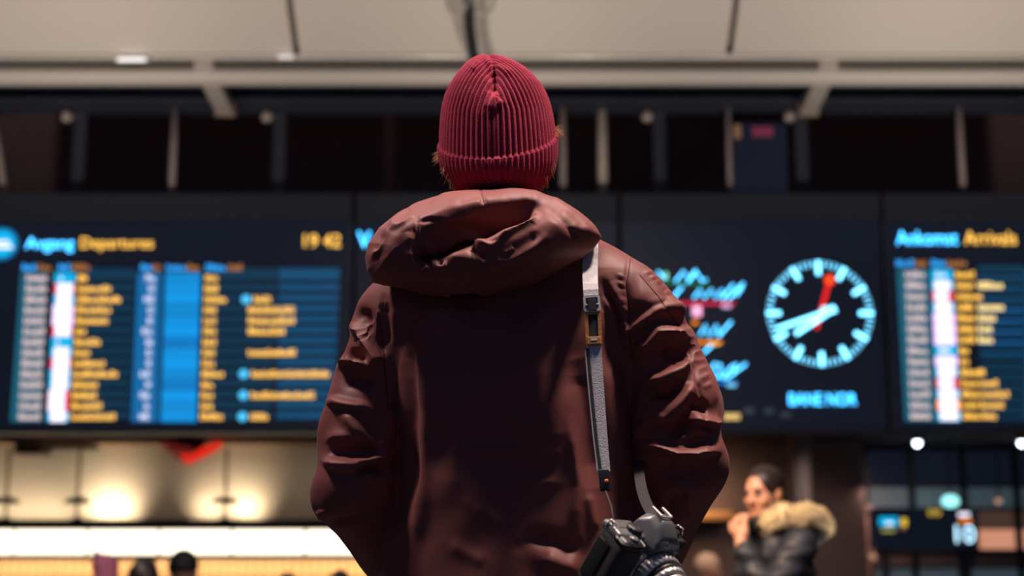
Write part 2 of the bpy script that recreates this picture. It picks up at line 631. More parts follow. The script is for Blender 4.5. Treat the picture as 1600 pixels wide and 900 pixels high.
# stem lamps on the ledge, and the strip lamps behind it that wash the wall
for px, lab in ((10, 'round shaded stem lamp on kiosk ledge, leftmost of three'), (121, 'round shaded stem lamp on kiosk ledge, middle of three'), (352, 'round shaded stem lamp on kiosk ledge, nearest the man')):
    x = P(px, 783, YK + 0.2)[0]
    t = thing('stem_lamp', lab, 'lamp', (x, YK + 0.2, zl1), 'stem lamps on the kiosk ledge')
    zs = zK(783, YK + 0.2)
    MB().lathe([(0.07, 0), (0.07, 0.015), (0.02, 0.025)], 16, Matrix.Translation((x, YK + 0.2, zl1))).build('base', m_ledge, t, True)
    MB().tube([(x, YK + 0.2, zl1), (x, YK + 0.2, zK(700, YK + 0.2))], 0.016, 8).build('stem', mat('brass_brown', (0.36, 0.25, 0.13), 0.4), t, True)
    MB().lathe([(0.02, 0.05), (0.10, 0.03), (0.145, -0.005), (0.14, -0.025), (0.02, -0.02)], 20, Matrix.Translation((x, YK + 0.2, zs))).build('shade', mat('shade_olive', (0.09, 0.08, 0.05), 0.5), t, True)
for a, b, e, sp_ in ((-60, 30, 1.3, 100), (26, 118, 1.7, 100), (138, 200, 3.6, 85), (302, 344, 1.2, 75), (358, 402, 1.9, 80)):
    xa, xb = P(a, 810, YK + 0.6)[0], P(b, 810, YK + 0.6)[0]
    light('wall_washer', 'AREA', ((xa + xb) / 2, YK + 0.47, zl1 - 0.07), ((xa + xb) / 2, YK + 0.75, zl1 + 0.22), e, (1.0, 0.84, 0.60), shape='RECTANGLE', size=(xb - xa), size_y=0.08, spread=math.radians(sp_))
light('kiosk_wall_fill', 'AREA', (-4.0, YK + 0.22, 2.12), (-4.0, YK + 0.75, 1.85), 5, (1.0, 0.85, 0.68), shape='RECTANGLE', size=8.5, size_y=0.06)  # weak added fill for the dim kiosk wall, no fixture
# dark cabinet hanging in the bay
x0, x1 = P(22, 700, YK + .4)[0], P(140, 700, YK + .4)[0]
t = thing('wall_cabinet', 'dark wall box under the tan band, far left of kiosk', 'cabinet', ((x0 + x1) / 2, YK + 0.5, zK(708, YK + .4)))
box('body', (x0, YK + .4, zK(700, YK + .4)), (x1, YK + 0.75, zK(690, YK + .4)), m_ledge, t, 0.01)
box('door', (x0, YK + .38, zK(709, YK + .4)), (P(64, 700, YK + .4)[0], YK + .75, zK(700, YK + .4)), m_ledge, t, 0.008)

# red neon wing sign
t = thing('red_sign', 'red glowing wing-shaped sign hanging under the departures board', 'sign', P(300, 690, YK))
m_red = glow('red_neon', (0.75, 0.02, 0.01), 1.0)
m_red2 = glow('dim_red_neon', (0.11, 0.008, 0.008), 1.0)
def rib_(pts, w, Y, m, name):
    MB().tube([P(a, b, Y) for a, b in pts], w * Y / FPX / 2, 8).build(name, m, t, True)
rib_([(283, 714), (301, 713), (318, 702), (336, 696), (346, 692)], 8, YK - .02, m_red, 'neon_stroke')
rib_([(290, 724), (305, 717), (325, 707), (342, 697)], 7, YK - .05, m_red, 'neon_stroke')
rib_([(253, 693), (280, 699), (300, 702)], 7, YK, m_red2, 'neon_stroke')
rib_([(258, 703), (285, 707), (302, 711)], 6, YK, m_red2, 'neon_stroke')
rib_([(272, 712), (290, 719)], 6, YK, m_red2, 'neon_stroke')
x0, x1 = P(262, 700, YK)[0], P(318, 700, YK)[0]
box('backplate', (x0, YK + .04, zK(706)), (x1, YK + .08, zK(688)), mat('sign_maroon', (0.03, 0.008, 0.008), 0.5), t)
box('hanger', (x0 + .1, YK + .05, zK(690)), (x1 - .1, YK + .25, zK(684)), m_ledge, t)

# ---------------- the dark right part of the hall
st(box('wall_right_back', (xR, 16.2, FL), (P(1352, 800, 16.2)[0], 16.4, 3.2), m_wallb))
x = P(1252, 790, 15.4)[0]
t = thing('hall_column', 'slim grey brown round column behind the woman', 'column', (x, 15.4, FL))
MB().lathe([(0.14, 0), (0.115, 0.05), (0.115, 2.85 - FL), (0.14, 2.9 - FL)], 24, Matrix.Translation((x, 15.4, FL))).build('shaft', mat('column_paint', (0.55, 0.43, 0.40), 0.5), t, True)
MB().lathe([(0.17, 0), (0.17, 0.06), (0.12, 0.08)], 24, Matrix.Translation((x, 15.4, FL))).build('base', m_ledge, t, True)
light('column_fill', 'SPOT', (x + 0.3, 14.2, 2.44), (x + 0.1, 15.6, 1.3), 26, (1.0, 0.8, 0.74), spot_size=math.radians(70), spot_blend=1.0, shadow_soft_size=0.1)  # spot added to bring the column out of the dark
y0 = 15.9
x0, x1 = P(1040, 805, y0)[0], P(1146, 805, y0)[0]
t = thing('wall_shelf', 'orange wooden shelf on dark wall left of the woman', 'shelf', ((x0 + x1) / 2, y0, P(1100, 812, y0)[2]))
box('board', (x0, y0, P(1100, 812, y0)[2]), (x1, 16.2, P(1100, 798, y0)[2]), mat('orange_wood', (0.75, 0.36, 0.14), 0.5), t, 0.01)
box('bracket', (x0 + .15, y0 + .1, P(1100, 826, y0)[2]), (x0 + .2, 16.2, P(1100, 812, y0)[2]), m_ledge, t)
light('shelf_fill', 'AREA', ((x0 + x1) / 2, 15.6, 2.0), ((x0 + x1) / 2, 16.0, 1.6), 3.5, (1.0, 0.7, 0.45), size=0.3)  # unseen area light, added to brighten the shelf
st(box('ceiling_concourse', (-9, 12.9, 2.50), (12, 26, 2.62), m_dark))
# glazed shop front
YS = 17.0
xs0, xs1 = P(1352, 780, YS)[0], P(1720, 780, YS)[0]
w = st(bpy.data.objects.new('window_1', None)); COL.objects.link(w); w.location = ((xs0 + xs1) / 2, YS, FL)
m_mull = mat('mullion_dark', (0.05, 0.05, 0.06), 0.5)
def zS(py): return P(800, py, YS)[2]
for px in (1352, 1424, 1505, 1588, 1672):
    xx = P(px, 780, YS)[0]
    box('mullion', (xx - .035, YS - .05, FL), (xx + .035, YS + .05, 2.5), m_mull, w)
for py in (760, 796, 862, 886):
    box('transom', (xs0, YS - .05, zS(py + 2)), (xs1, YS + .05, zS(py - 2)), m_mull, w)
m_frost = mat('frosted_glass', (0.30, 0.34, 0.36), 0.35, spec=0.5, emit=(0.026, 0.042, 0.050))  # faint emission in the glass stands in for a lit interior
for a, b in ((1352, 1424), (1424, 1505), (1505, 1588), (1588, 1672)):
    box('frosted_pane', (P(a, 780, YS)[0] + .04, YS - .01, zS(793)), (P(b, 780, YS)[0] - .04, YS + .01, zS(762)), m_frost, w)
    box('lower_pane', (P(a, 780, YS)[0] + .04, YS - .01, zS(930)), (P(b, 780, YS)[0] - .04, YS + .01, zS(888)), m_frost, w)
    box('dark_pane', (P(a, 780, YS)[0] + .04, YS + .0, zS(758)), (P(b, 780, YS)[0] - .04, YS + .01, 2.45), m_screen, w)
    box('rail_panel', (P(a, 780, YS)[0] + .04, YS - .01, zS(884)), (P(b, 780, YS)[0] - .04, YS + .01, zS(864)), m_wallb, w)
for a, b in ((1352, 1424), (1424, 1505)):
    box('dark_pane', (P(a, 780, YS)[0] + .04, YS + .0, zS(860)), (P(b, 780, YS)[0] - .04, YS + .01, zS(798)), m_screen, w)
# lit shop interior seen in two panes
for a, b in ((1528, 1588), (1596, 1672)):
    box('lit_panel', (P(a, 780, YS)[0], YS + .02, zS(858)), (P(b, 780, YS)[0] - .04, YS + .04, zS(827)), glow('salmon_lit_panel', (0.62, 0.27, 0.17), 1.0), w)
    box('dim_panel', (P(a, 780, YS)[0], YS + .02, zS(825)), (P(b, 780, YS)[0] - .04, YS + .04, zS(798)), glow('brown_lit_panel', (0.060, 0.032, 0.024), 1.0), w)
st(box('wall_far_right', (xs0 - .5, 20.0, FL), (13, 20.2, 3.2), m_darker))
xx = P(1358, 835, 16.6)[0]
t = thing('slim_pillar', 'narrow pinkish pillar at left end of the shop front', 'pillar', (xx, 16.6, FL))
box('shaft', (xx - .05, 16.55, FL), (xx + .05, 16.65, P(1358, 806, 16.6)[2]), mat('pink_pillar', (0.6, 0.34, 0.28), 0.5), t, 0.012)
MB().lathe([(0.03, 0), (0.075, 0.03), (0.07, 0.1), (0.02, 0.13)], 16, Matrix.Translation((xx, 16.6, P(1358, 806, 16.6)[2]))).build('finial', m_wallb, t, True)
light('pillar_fill', 'AREA', (xx, 16.2, 2.0), (xx, 16.6, 1.4), 3, (1.0, 0.7, 0.6), size=0.2)  # unseen helper light aimed at the pillar

# downlights in the concourse ceiling
zc = 2.50
def down(px, py, lab, s=1.0, col=(0.75, 0.85, 1.0)):
    d = ray(px, py); tt_ = (zc - 0.03 - CAMZ) / d[2]
    x, y = d[0] * tt_, d[1] * tt_
    t = thing('downlight', lab, 'light', (x, y, zc - 0.03), 'downlights of the concourse ceiling')
    Mx = Matrix.Translation((x, y, zc - 0.05))
    r = 0.0023 * y
    MB().lathe([(r * 1.5, 0.05), (r * 1.5, 0.0), (r * 1.1, -0.005), (r * 1.05, 0.03)], 20, Mx).build('housing', m_dark, t, True)
    MB().lathe([(r, 0.02), (r, -0.03), (r * 0.7, -0.05), (r * .2, -0.06)], 20, Mx).build('bulb', glow('downlight_glow', col, 10.0 * s), t, True)
down(1433, 686, 'round downlight in dark ceiling just below the arrivals board')
down(1596, 686, 'round downlight at the right edge below the arrivals board')
down(1385, 740, 'round downlight in dark ceiling left of the window lights')
down(1543, 741, 'round downlight in dark ceiling in front of brown glow')
# teal globe on a bracket before the frosted panes
p = P(1485, 783, 16.5)
t = thing('globe_lamp', 'bright teal white globe lamp before the frosted panes', 'lamp', p)
MB().lathe([(0.02, -0.07), (0.075, -0.05), (0.10, 0), (0.075, 0.05), (0.02, 0.07)], 18, Matrix.Translation(p)).build('globe', glow('teal_globe', (0.55, 1.5, 1.5), 1.0), t, True)
MB().tube([(p[0], p[1], p[2] + .06), (p[0], p[1], 2.5)], 0.012, 8).build('stem', m_mull, t)
for px, py, lab in ((1560, 783, 'faint brown round lamp at right, before the frosted panes'), (1364, 870, 'faint brown round lamp by the pillar foot')):
    p = P(px, py, 16.4)
    t = thing('dim_lamp', lab, 'lamp', p)
    MB().lathe([(0.01, -0.03), (0.03, -0.02), (0.04, 0), (0.03, 0.02), (0.01, 0.03)], 14, Matrix.Translation(p)).build('globe', glow('dim_brown_globe', (0.55, 0.30, 0.18), 1.0), t, True)
    MB().tube([(p[0], p[1], p[2] - .02), (p[0], p[1], FL)] if py > 800 else [(p[0], p[1], p[2] + .02), (p[0], p[1], 2.5)], 0.012, 8).build('stem', m_mull, t)

# glowing strips added in place of lamp reflections on the polished soffit edge
for px, py, wpx, e, lab in ((205, 92, 46, 1.6, 'bright added glint strip on the soffit edge at upper left'), (446, 88, 26, 0.9, 'fainter added glint strip on the soffit edge below the left panel joint')):
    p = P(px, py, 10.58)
    t = thing('edge_glint', lab, 'light', p)
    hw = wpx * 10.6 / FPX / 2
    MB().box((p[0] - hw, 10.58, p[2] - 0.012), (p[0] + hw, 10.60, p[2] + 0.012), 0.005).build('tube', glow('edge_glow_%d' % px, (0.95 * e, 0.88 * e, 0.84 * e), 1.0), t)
    MB().box((p[0] - hw - .02, 10.60, p[2] - 0.016), (p[0] + hw + .02, 10.62, p[2] + 0.016), 0.004).build('glint_back', m_lip, t)

st(box('wall_left', (-14.3, -6, FL), (-14, 26, 8.2), m_darker))
st(box('wall_right', (14, -6, FL), (14.3, 26, 8.2), m_darker))
# ------------------------------------------------------------------ the display boards
YB0 = 12.0
CY = (0.10, 0.62, 1.0); AM = (1.0, 0.50, 0.09); WH = (1.0, 0.95, 1.0); PK = (1.0, 0.70, 0.62); RD = (1.0, 0.03, 0.04)
g_cyan = glow('screen_cyan_text', (0.10, 0.85, 1.8), 2.7)
g_cyan_flat = glow('screen_cyan_field', (0.0, 0.50, 0.90), 1.0)
g_amber = glow('screen_amber_text', (1.6, 0.84, 0.13), 1.3)
g_amber_dim = glow('screen_brown_text', (0.62, 0.24, 0.06), 1.0)
g_yellow = glow('screen_yellow_text', (2.2, 1.6, 0.55), 1.0)
g_blue_head = glow('screen_blue_text', (0.06, 0.62, 1.6), 1.0)
g_white = glow('screen_white_block', (1.3, 1.25, 1.5), 1.0)
g_lilac = glow('screen_lilac_block', (1.15, 0.75, 1.35), 1.0)
g_redb = glow('screen_red_block', (0.9, 0.02, 0.08), 1.0)
g_pinktext = glow('screen_pink_text', (1.25, 0.88, 0.82), 1.0)
g_strip = glow('screen_teal_strip', (0.012, 0.12, 0.19), 1.0)
g_blue = glow('screen_blue_strip', (0.004, 0.20, 0.58), 1.0)
g_bar = glow('screen_row_bar', (0.003, 0.035, 0.075), 1.0)
g_bar2 = glow('screen_row_bar_bright', (0.004, 0.068, 0.16), 1.0)
g_bar3 = glow('screen_row_bar_blue', (0.006, 0.10, 0.28), 1.0)
g_orange = glow('screen_orange', (1.6, 0.42, 0.02), 1.0)
g_red = glow('clock_red_hand', (1.25, 0.02, 0.015), 1.0)
rg = random.Random(8)
ZTB, ZBB = P(800, 302, YB0)[2], P(800, 676, YB0)[2]


def quad(x0, y0, x1, y1, m, name, parent, off=0.02):
    """flat screen field; corners are given in the photograph's frame and laid on the screen plane"""
    Y = YB0 - off
    a, b = P(x0, (y0 + y1) / 2, Y), P(x1, (y0 + y1) / 2, Y)
    z0, z1 = P((x0 + x1) / 2, y1, Y)[2], P((x0 + x1) / 2, y0, Y)[2]
    return put(name, [(a[0], Y, z0), (b[0], Y, z0), (b[0], Y, z1), (a[0], Y, z1)], [(0, 1, 2, 3)], m, parent)


def glyphs(x0, y0, x1, y1, m, name, parent, off=0.03, fill=0.55, sp=0.62):
    """a run of small letter-like strokes, too blurred in the photograph to read"""
    Y = YB0 - off
    xa, xb = P(x0, (y0 + y1) / 2, Y)[0], P(x1, (y0 + y1) / 2, Y)[0]
    z0, z1 = P(800, y1, Y)[2], P(800, y0, Y)[2]
    h = z1 - z0; n = max(1, round((xb - xa) / (h * sp))); w = (xb - xa) / n; s = h * 0.17
    V, F = [], []
    def r(a, b, c, d):
        k = len(V); V.extend([(a, Y, b), (c, Y, b), (c, Y, d), (a, Y, d)]); F.append((k, k + 1, k + 2, k + 3))
    for i in range(n):
        x = xa + i * w + w * 0.12; e = x + w * 0.72; low = rg.random() < 0.6 and i > 0; t = z0 + h * (0.72 if low else 1.0)
        k = rg.randrange(5)
        r(x, z0, x + s, t)
        if k in (0, 1, 3): r(e - s, z0, e, t if k else (z0 + t) / 2)
        if k in (0, 2, 4): r(x, z0, e, z0 + s)
        if k in (1, 2, 0): r(x, t - s, e, t)
        if k in (2, 3, 4): r(x, (z0 + t) / 2 - s / 2, e, (z0 + t) / 2 + s / 2)
    return put(name, V, F, m, parent)


def words(body, x0, y0, x1, y1, m, name, parent, off=0.03, bold=0.0, Y=None):
    """lettering fitted to the box the photograph gives"""
    Y = YB0 - off if Y is None else Y
    cu = bpy.data.curves.new('lettering', 'FONT')
    cu.body = body; cu.size = 1.0; cu.offset = bold; cu.resolution_u = 3
    o = bpy.data.objects.new('lettering', cu); COL.objects.link(o)
    dg = bpy.context.evaluated_depsgraph_get()
    me = bpy.data.meshes.new_from_object(o.evaluated_get(dg))
    v = np.array([w.co[:] for w in me.vertices]); f = [tuple(p.vertices) for p in me.polygons]
    bpy.data.objects.remove(o); bpy.data.curves.remove(cu); bpy.data.meshes.remove(me)
    lo, hi = v.min(0), v.max(0)
    a, b = P(x0, (y0 + y1) / 2, Y), P(x1, (y0 + y1) / 2, Y)
    z0, z1 = P(800, y1, Y)[2], P(800, y0, Y)[2]
    V = np.stack([a[0] + (v[:, 0] - lo[0]) / (hi[0] - lo[0]) * (b[0] - a[0]), np.full(len(v), Y), z0 + (v[:, 1] - lo[1]) / (hi[1] - lo[1]) * (z1 - z0)], 1)
    return put(name, V, f, m, parent)


def board(label, px0, px1):
    x0, x1 = P(px0, 540, YB0)[0], P(px1, 540, YB0)[0]
    t = thing('display_board', label, 'display board', ((x0 + x1) / 2, YB0, ZBB))
    box('housing', (x0 + .004, YB0 + .012, ZBB), (x1 - .004, YB0 + .32, ZTB), m_case, t, 0.01)
    box('screen', (x0 + .03, YB0 - .005, ZBB + .04), (x1 - .03, YB0 + .011, P(800, 345, YB0)[2]), m_screen, t)
    box('visor', (x0 + .004, YB0 - .05, P(800, 345, YB0)[2]), (x1 - .004, YB0 + .011, ZTB - .01), mat('visor_grey', (0.03, 0.036, 0.05), 0.6), t, 0.01)
    return t


# ---- departures
dep = board('large dark departures board with amber destination list, left side', -70, 548)
q = lambda x, y: (x / 2.5714, 330 + y / 2.5714)
# round train symbol
c = P(3, 381, YB0 - .02); r0 = 26.5 * YB0 / FPX
for rr_, m, nm, off in ((r0, glow('symbol_blue', (0.0, 0.17, 0.42), 1.0), 'round_symbol', .02), (r0 * .80, g_cyan_flat, 'symbol_field', .024)):
    put(nm, [(c[0] + rr_ * math.cos(a), YB0 - off, c[2] + rr_ * math.sin(a)) for a in np.linspace(0, 2 * math.pi, 33)[:-1]], [tuple(range(32))], m, dep)
mbt = MB(); 
for (a, b, d, e) in ((-14, 376, 12, 380), (-14, 383, 16, 388)):
    Y = YB0 - .03; A_, B_ = P(a, e, Y), P(d, b, Y)
    mbt.add([(A_[0], Y, A_[2]), (B_[0] + .03, Y, A_[2]), (B_[0], Y, B_[2]), (A_[0], Y, B_[2])], [(0, 1, 2, 3)])
mbt.build('train_symbol', g_white, dep)
words('Avgang', 40, 371, 115, 394, g_cyan, 'title_text', dep)
words('Departures', 126, 371, 239, 393, g_amber, 'title_text', dep)
words('19 42', 475, 366, 532, 386, g_amber, 'clock_text', dep)
for x0, x1, m in ((88, 148, g_blue_head), (152, 208, g_amber_dim), (234, 284, g_blue_head), (290, 362, g_amber_dim), (565, 612, g_blue_head), (614, 648, g_amber_dim),
                  (668, 750, g_blue_head), (752, 802, g_amber_dim), (826, 908, g_blue_head), (916, 976, g_amber_dim)):
    a = q(x0, 212); b = q(x1, 238)
    glyphs(a[0], a[1], b[0], b[1], m, 'heading_text', dep)
ends = [355, 450, 490, 450, 440, 350, 408, 365, 427, 478, 397, 393, 415, 467]
tiles = ['c', 'r', 'b', 'l', 'l', 'r', 'c', 'b', 'r', 'b', 'b', 'R', 'R', 'b']
plat = [880, 880, 915, 873, 873, 873, 873, 868, 867, 903, 863, 862, 860, 900]
trk = [(580, 630), (592, 625), (575, 625), (590, 622), (587, 620), (567, 617), (583, 617), (583, 615), (583, 612), (560, 610), (580, 610), (558, 606), (575, 607), (555, 605)]
msgs = {2: ((965, 1012), (1012, 1097)), 3: (None, (990, 1190)), 4: (None, (990, 1190)), 5: (None, (990, 1150)), 7: (None, (990, 1195)), 9: ((955, 1003), (1004, 1330)),
        11: ((955, 1000), (1001, 1270)), 13: ((950, 998), (999, 1083))}
for i in range(14):
    yc = 434.2 + 16.67 * i
    sl = i / 13.0
    y0, y1 = yc - 4.7, yc + 4.7
    quad(q(98 - 40 * sl, 0)[0] - 6, yc - 8.2, q(196 - 14 * sl, 0)[0] - 3 - 3 * sl, yc + 8.2, g_strip, 'time_cell', dep, .02)
    glyphs(q(107 - 33 * sl, 0)[0], y0, q(191 - 27 * sl, 0)[0], y1, g_pinktext, 'departure_time', dep)
    a, b = q(219 - 30 * sl, 0)[0], q(302 - 27 * sl, 0)[0]
    k = tiles[i]
    tl = quad(a, yc - 8, b, yc + 8, {'c': g_cyan_flat, 'r': g_redb, 'R': g_redb, 'b': g_cyan_flat, 'l': g_lilac}[k], 'line_tile', dep, .022)
    if k == 'c':
        quad(a + 9, yc - 2, a + 12, yc + 4, g_white, 'line_number', tl, .03)
    else:
        quad(a + (5 if k in 'rb' else 1), yc - 8, b - (4 if k == 'b' else 7 if k == 'R' else 3), yc + 8, g_white if k != 'l' else glow('screen_pale_lilac', (1.3, 1.1, 1.5), 1.0), 'line_number', tl, .03)
    glyphs(q(312 - 28 * sl, 0)[0], y0, q(ends[i] - 4, 0)[0], y1, g_amber, 'destination_text', dep)
    quad(q(552 - 24 * sl, 0)[0], yc - 8.1, q(648 - 14 * sl, 0)[0], yc + 8.1, glow('screen_blue_strip_dim', (0.006, 0.15, 0.40), 1.0), 'track_cell', dep, .02)
    glyphs(q(trk[i][0] + 4, 0)[0], y0, q(trk[i][1] - 4, 0)[0], y1, g_white, 'track_text', dep, sp=0.7)
    quad(q(664 - 18 * sl, 0)[0], yc - 8.2, q(806 - 16 * sl, 0)[0], yc + (8.3 if i not in (2, 3, 6, 10) else 7.3), glow('screen_blue_%d' % (i % 3), (0.004, 0.26 + .03 * (i % 3), 0.66 + .08 * (i % 3)), 1.0) if i not in (6, 10) else g_blue, 'status_cell', dep, .02)
    glyphs(q(824 - 20 * sl, 0)[0], y0, q(plat[i] - 4, 0)[0], y1, g_amber, 'platform_text', dep)
    for xa, xb, m in ((340, 545, g_bar), (830, 1115, g_bar), (1120, 1365, g_bar2)):
        ya, yb = yc - 7.9, yc + 3.4
        if i == 0: ya -= 7
        quad(q(xa - 10 * sl, 0)[0], ya, q(xb - 25 * sl, 0)[0], yb, m, 'row_bar', dep, .016)
    if i in msgs:
        d, a = msgs[i]
        if d:
            cx_ = (d[0] + d[1]) / 2; pc = P(q(cx_, 0)[0], yc, YB0 - .03); rr_ = 7.0 * YB0 / FPX
            put('message_dot', [(pc[0] + rr_ * math.cos(t), YB0 - .03, pc[2] + rr_ * math.sin(t)) for t in np.linspace(0, 2 * math.pi, 17)[:-1]], [tuple(range(16))], glow('message_dot_blue', (0.10, 0.75, 1.3), 1.0), dep)
        glyphs(q(a[0] + 6, 0)[0], y0, q(a[1] - 6, 0)[0], y1, g_amber, 'message_text', dep)

# ---- the middle board, mostly behind the man
mid = board('dark board behind the man, showing one cyan letter', 552, 968)
words('V', 559, 362, 579, 387, g_cyan, 'title_text', mid)

# ---- clock and advertisement board
clk = board('dark board with white station clock and cyan handwriting', 972, 1384)
CC = P(1281.4, 489.2, YB0 - .03)
u = YB0 / FPX * 1.0
def bar2(p, q_, w0, w1, m, name, parent, off=.03):
    """flat tapered bar between two places on the clock plane (metres from the clock centre)"""
    a, b = np.array(p), np.array(q_); d = (b - a) / np.linalg.norm(b - a); n = np.array([-d[1], d[0]])
    pts = [a + n * w0 / 2, a - n * w0 / 2, b - n * w1 / 2, b + n * w1 / 2]
    Y = YB0 - off
    return put(name, [(CC[0] + p_[0], Y, CC[2] + p_[1]) for p_ in pts], [(0, 1, 2, 3)], m, parent)
fc = put('clock_face', [(CC[0] + 89 * u * math.cos(a), YB0 - .018, CC[2] + 89 * u * math.sin(a)) for a in np.linspace(0, 2 * math.pi, 65)[:-1]], [tuple(range(64))], m_screen, clk)
g_clock = glow('clock_mark', (0.30, 1.15, 1.75), 2.6)
for k in range(60):
    a = math.pi / 2 - 2 * math.pi * k / 60; c_, s_2 = math.cos(a), math.sin(a)
    r0_, r1_, w_ = (62, 84, 6.5) if k % 5 == 0 else (75, 83.5, 1.7)
    bar2((r0_ * u * c_, r0_ * u * s_2), (r1_ * u * c_, r1_ * u * s_2), w_ * u, w_ * u, g_clock, 'hour_mark' if k % 5 == 0 else 'minute_mark', fc, .026)
bar2((25 * u, 6 * u), (-70 * u, -25 * u), 8 * u, 5 * u, g_clock, 'minute_hand', fc, .032)
bar2((23 * u, 9 * u), (-40 * u, -33 * u), 9 * u, 7 * u, g_clock, 'hour_hand', fc, .034)
sh_ = bar2((-7 * u, -25 * u), (16 * u, 50 * u), 6 * u, 6 * u, g_red, 'second_hand', fc, .030)
put('second_disc', [(CC[0] + 17 * u + 8 * u * math.cos(a), YB0 - .036, CC[2] + 53 * u + 8 * u * math.sin(a)) for a in np.linspace(0, 2 * math.pi, 21)[:-1]], [tuple(range(20))], glow('clock_red_disc', (1.6, 0.10, 0.02), 1.0), fc)
put('hub', [(CC[0] + 8 * u + 6.5 * u * math.cos(a), YB0 - .038, CC[2] + 4 * u + 6.5 * u * math.sin(a)) for a in np.linspace(0, 2 * math.pi, 17)[:-1]], [tuple(range(16))], glow('clock_hub', (0.45, 1.2, 1.6), 1.6), fc)
words('BANE NOR', 1233, 614.5, 1338, 633, g_cyan, 'operator_text', clk)

def script(lines, w, m, name):
    for pts in lines:
        mbs = MB(); Y = YB0 - .03
        V, F = [], []
        pts = [np.array(P(a, b, Y)) for a, b in pts]
        for i, p in enumerate(pts):
            d = pts[min(i + 1, len(pts) - 1)] - pts[max(i - 1, 0)]; n = np.array([-d[2], 0, d[0]]); n = n / (np.linalg.norm(n) + 1e-9) * w * u / 2
            V += [p + n, p - n]
        for i in range(len(pts) - 1): F.append((2 * i, 2 * i + 1, 2 * i + 3, 2 * i + 2))
        put(name, V, F, m, clk)
g_hand = glow('handwriting_cyan', (0.18, 1.1, 2.0), 2.0)
script([[(1028, 424), (1038, 436)], [(1055, 440), (1068, 424), (1078, 438), (1088, 424)], [(1074, 442), (1086, 422), (1098, 440), (1104, 436)], [(1054, 462), (1066, 448)], [(1050, 468), (1060, 455)],
        [(1084, 466), (1094, 452), (1100, 466), (1112, 452), (1118, 466), (1128, 452), (1132, 466)], [(1128, 468), (1146, 444)], [(1138, 468), (1162, 442)], [(1150, 462), (1160, 448)],
        [(1094, 524), (1102, 508), (1108, 526), (1120, 508), (1124, 524)], [(1122, 526), (1143, 502)], [(1098, 552), (1112, 540)],
        [(1108, 592), (1116, 568), (1126, 570), (1124, 588), (1112, 592)], [(1128, 592), (1142, 574), (1150, 568), (1146, 584), (1134, 592), (1166, 568)]], 3.2, g_hand, 'handwriting')
script([[(1040, 474), (1148, 474)]], 4, g_redb, 'red_rule')
script([[(1104, 598), (1152, 598)]], 3, glow('ad_blue', (0.0, 0.25, 0.9), 1.0), 'blue_rule')
script([[(1038, 441), (1108, 445)]], 2, glow('ad_green', (0.02, 0.35, 0.08), 1.0), 'green_rule')
script([[(1085, 535), (1128, 535)]], 3.5, g_orange, 'orange_rule')
for cx_, cy_, w_, h_, m in ((1089, 486, 14, 16, glow('ad_pink', (1.5, 0.65, 1.0), 1.0)), (1135, 478, 14, 6, glow('ad_lilac', (0.9, 0.6, 1.0), 1.0)), (1086, 504, 8, 5, g_orange), (1116, 536, 16, 6, glow('ad_yellow', (1.4, 0.9, 0.3), 1.0)),
                            (1143, 601, 14, 6, glow('ad_cyan_dot', (0.3, 0.9, 1.3), 1.0)), (1143, 651, 26, 9, glow('ad_pale_yellow', (0.9, 0.62, 0.2), 1.0)), (1040, 431, 6, 10, glow('ad_mint', (0.4, 1.2, 0.8), 1.0)),
                            (1170, 642, 18, 9, glow('ad_grey', (0.035, 0.045, 0.055), 1.0)), (1202, 642, 16, 9, glow('ad_grey_dim', (0.03, 0.04, 0.05), 1.0)), (1228, 648, 16, 8, glow('ad_grey_dim', (0.03, 0.04, 0.05), 1.0))):
    quad(cx_ - w_ / 2, cy_ - h_ / 2, cx_ + w_ / 2, cy_ + h_ / 2, m, 'advert_mark', clk, .028)

# ---- arrivals
arr = board('large dark arrivals board with amber list, at right edge', 1388, 1700)
q2 = lambda x: 1000 + x / 2.6467
words('Ankomst', 1401, 361, 1496, 382, g_cyan, 'title_text', arr)
words('Arrivals', 1507, 361, 1588, 382, g_amber, 'title_text', arr)
for x0, x1, m in ((1058, 1133, g_blue_head), (1138, 1188, g_amber_dim), (1205, 1264, g_blue_head), (1270, 1350, g_amber_dim)):
    glyphs(q2(x0), 406, q2(x1), 416, m, 'heading_text', arr)
aend = [1390, 1385, 1420, 1385, 1390, 1390, 1390, 1365, 1365, 1430, 1400, 1410, 1405, 1412]
yend = {1: 1505, 3: 1510, 4: 1475, 5: 1463, 6: 1465, 10: 1485, 11: 1530, 12: 1510, 13: 1480}
atl = ['c', 'b', 'R', 'b', 'l', 'l', 'l', 'c', 'l', 'b', 'R', 'b', 'o', 'b']
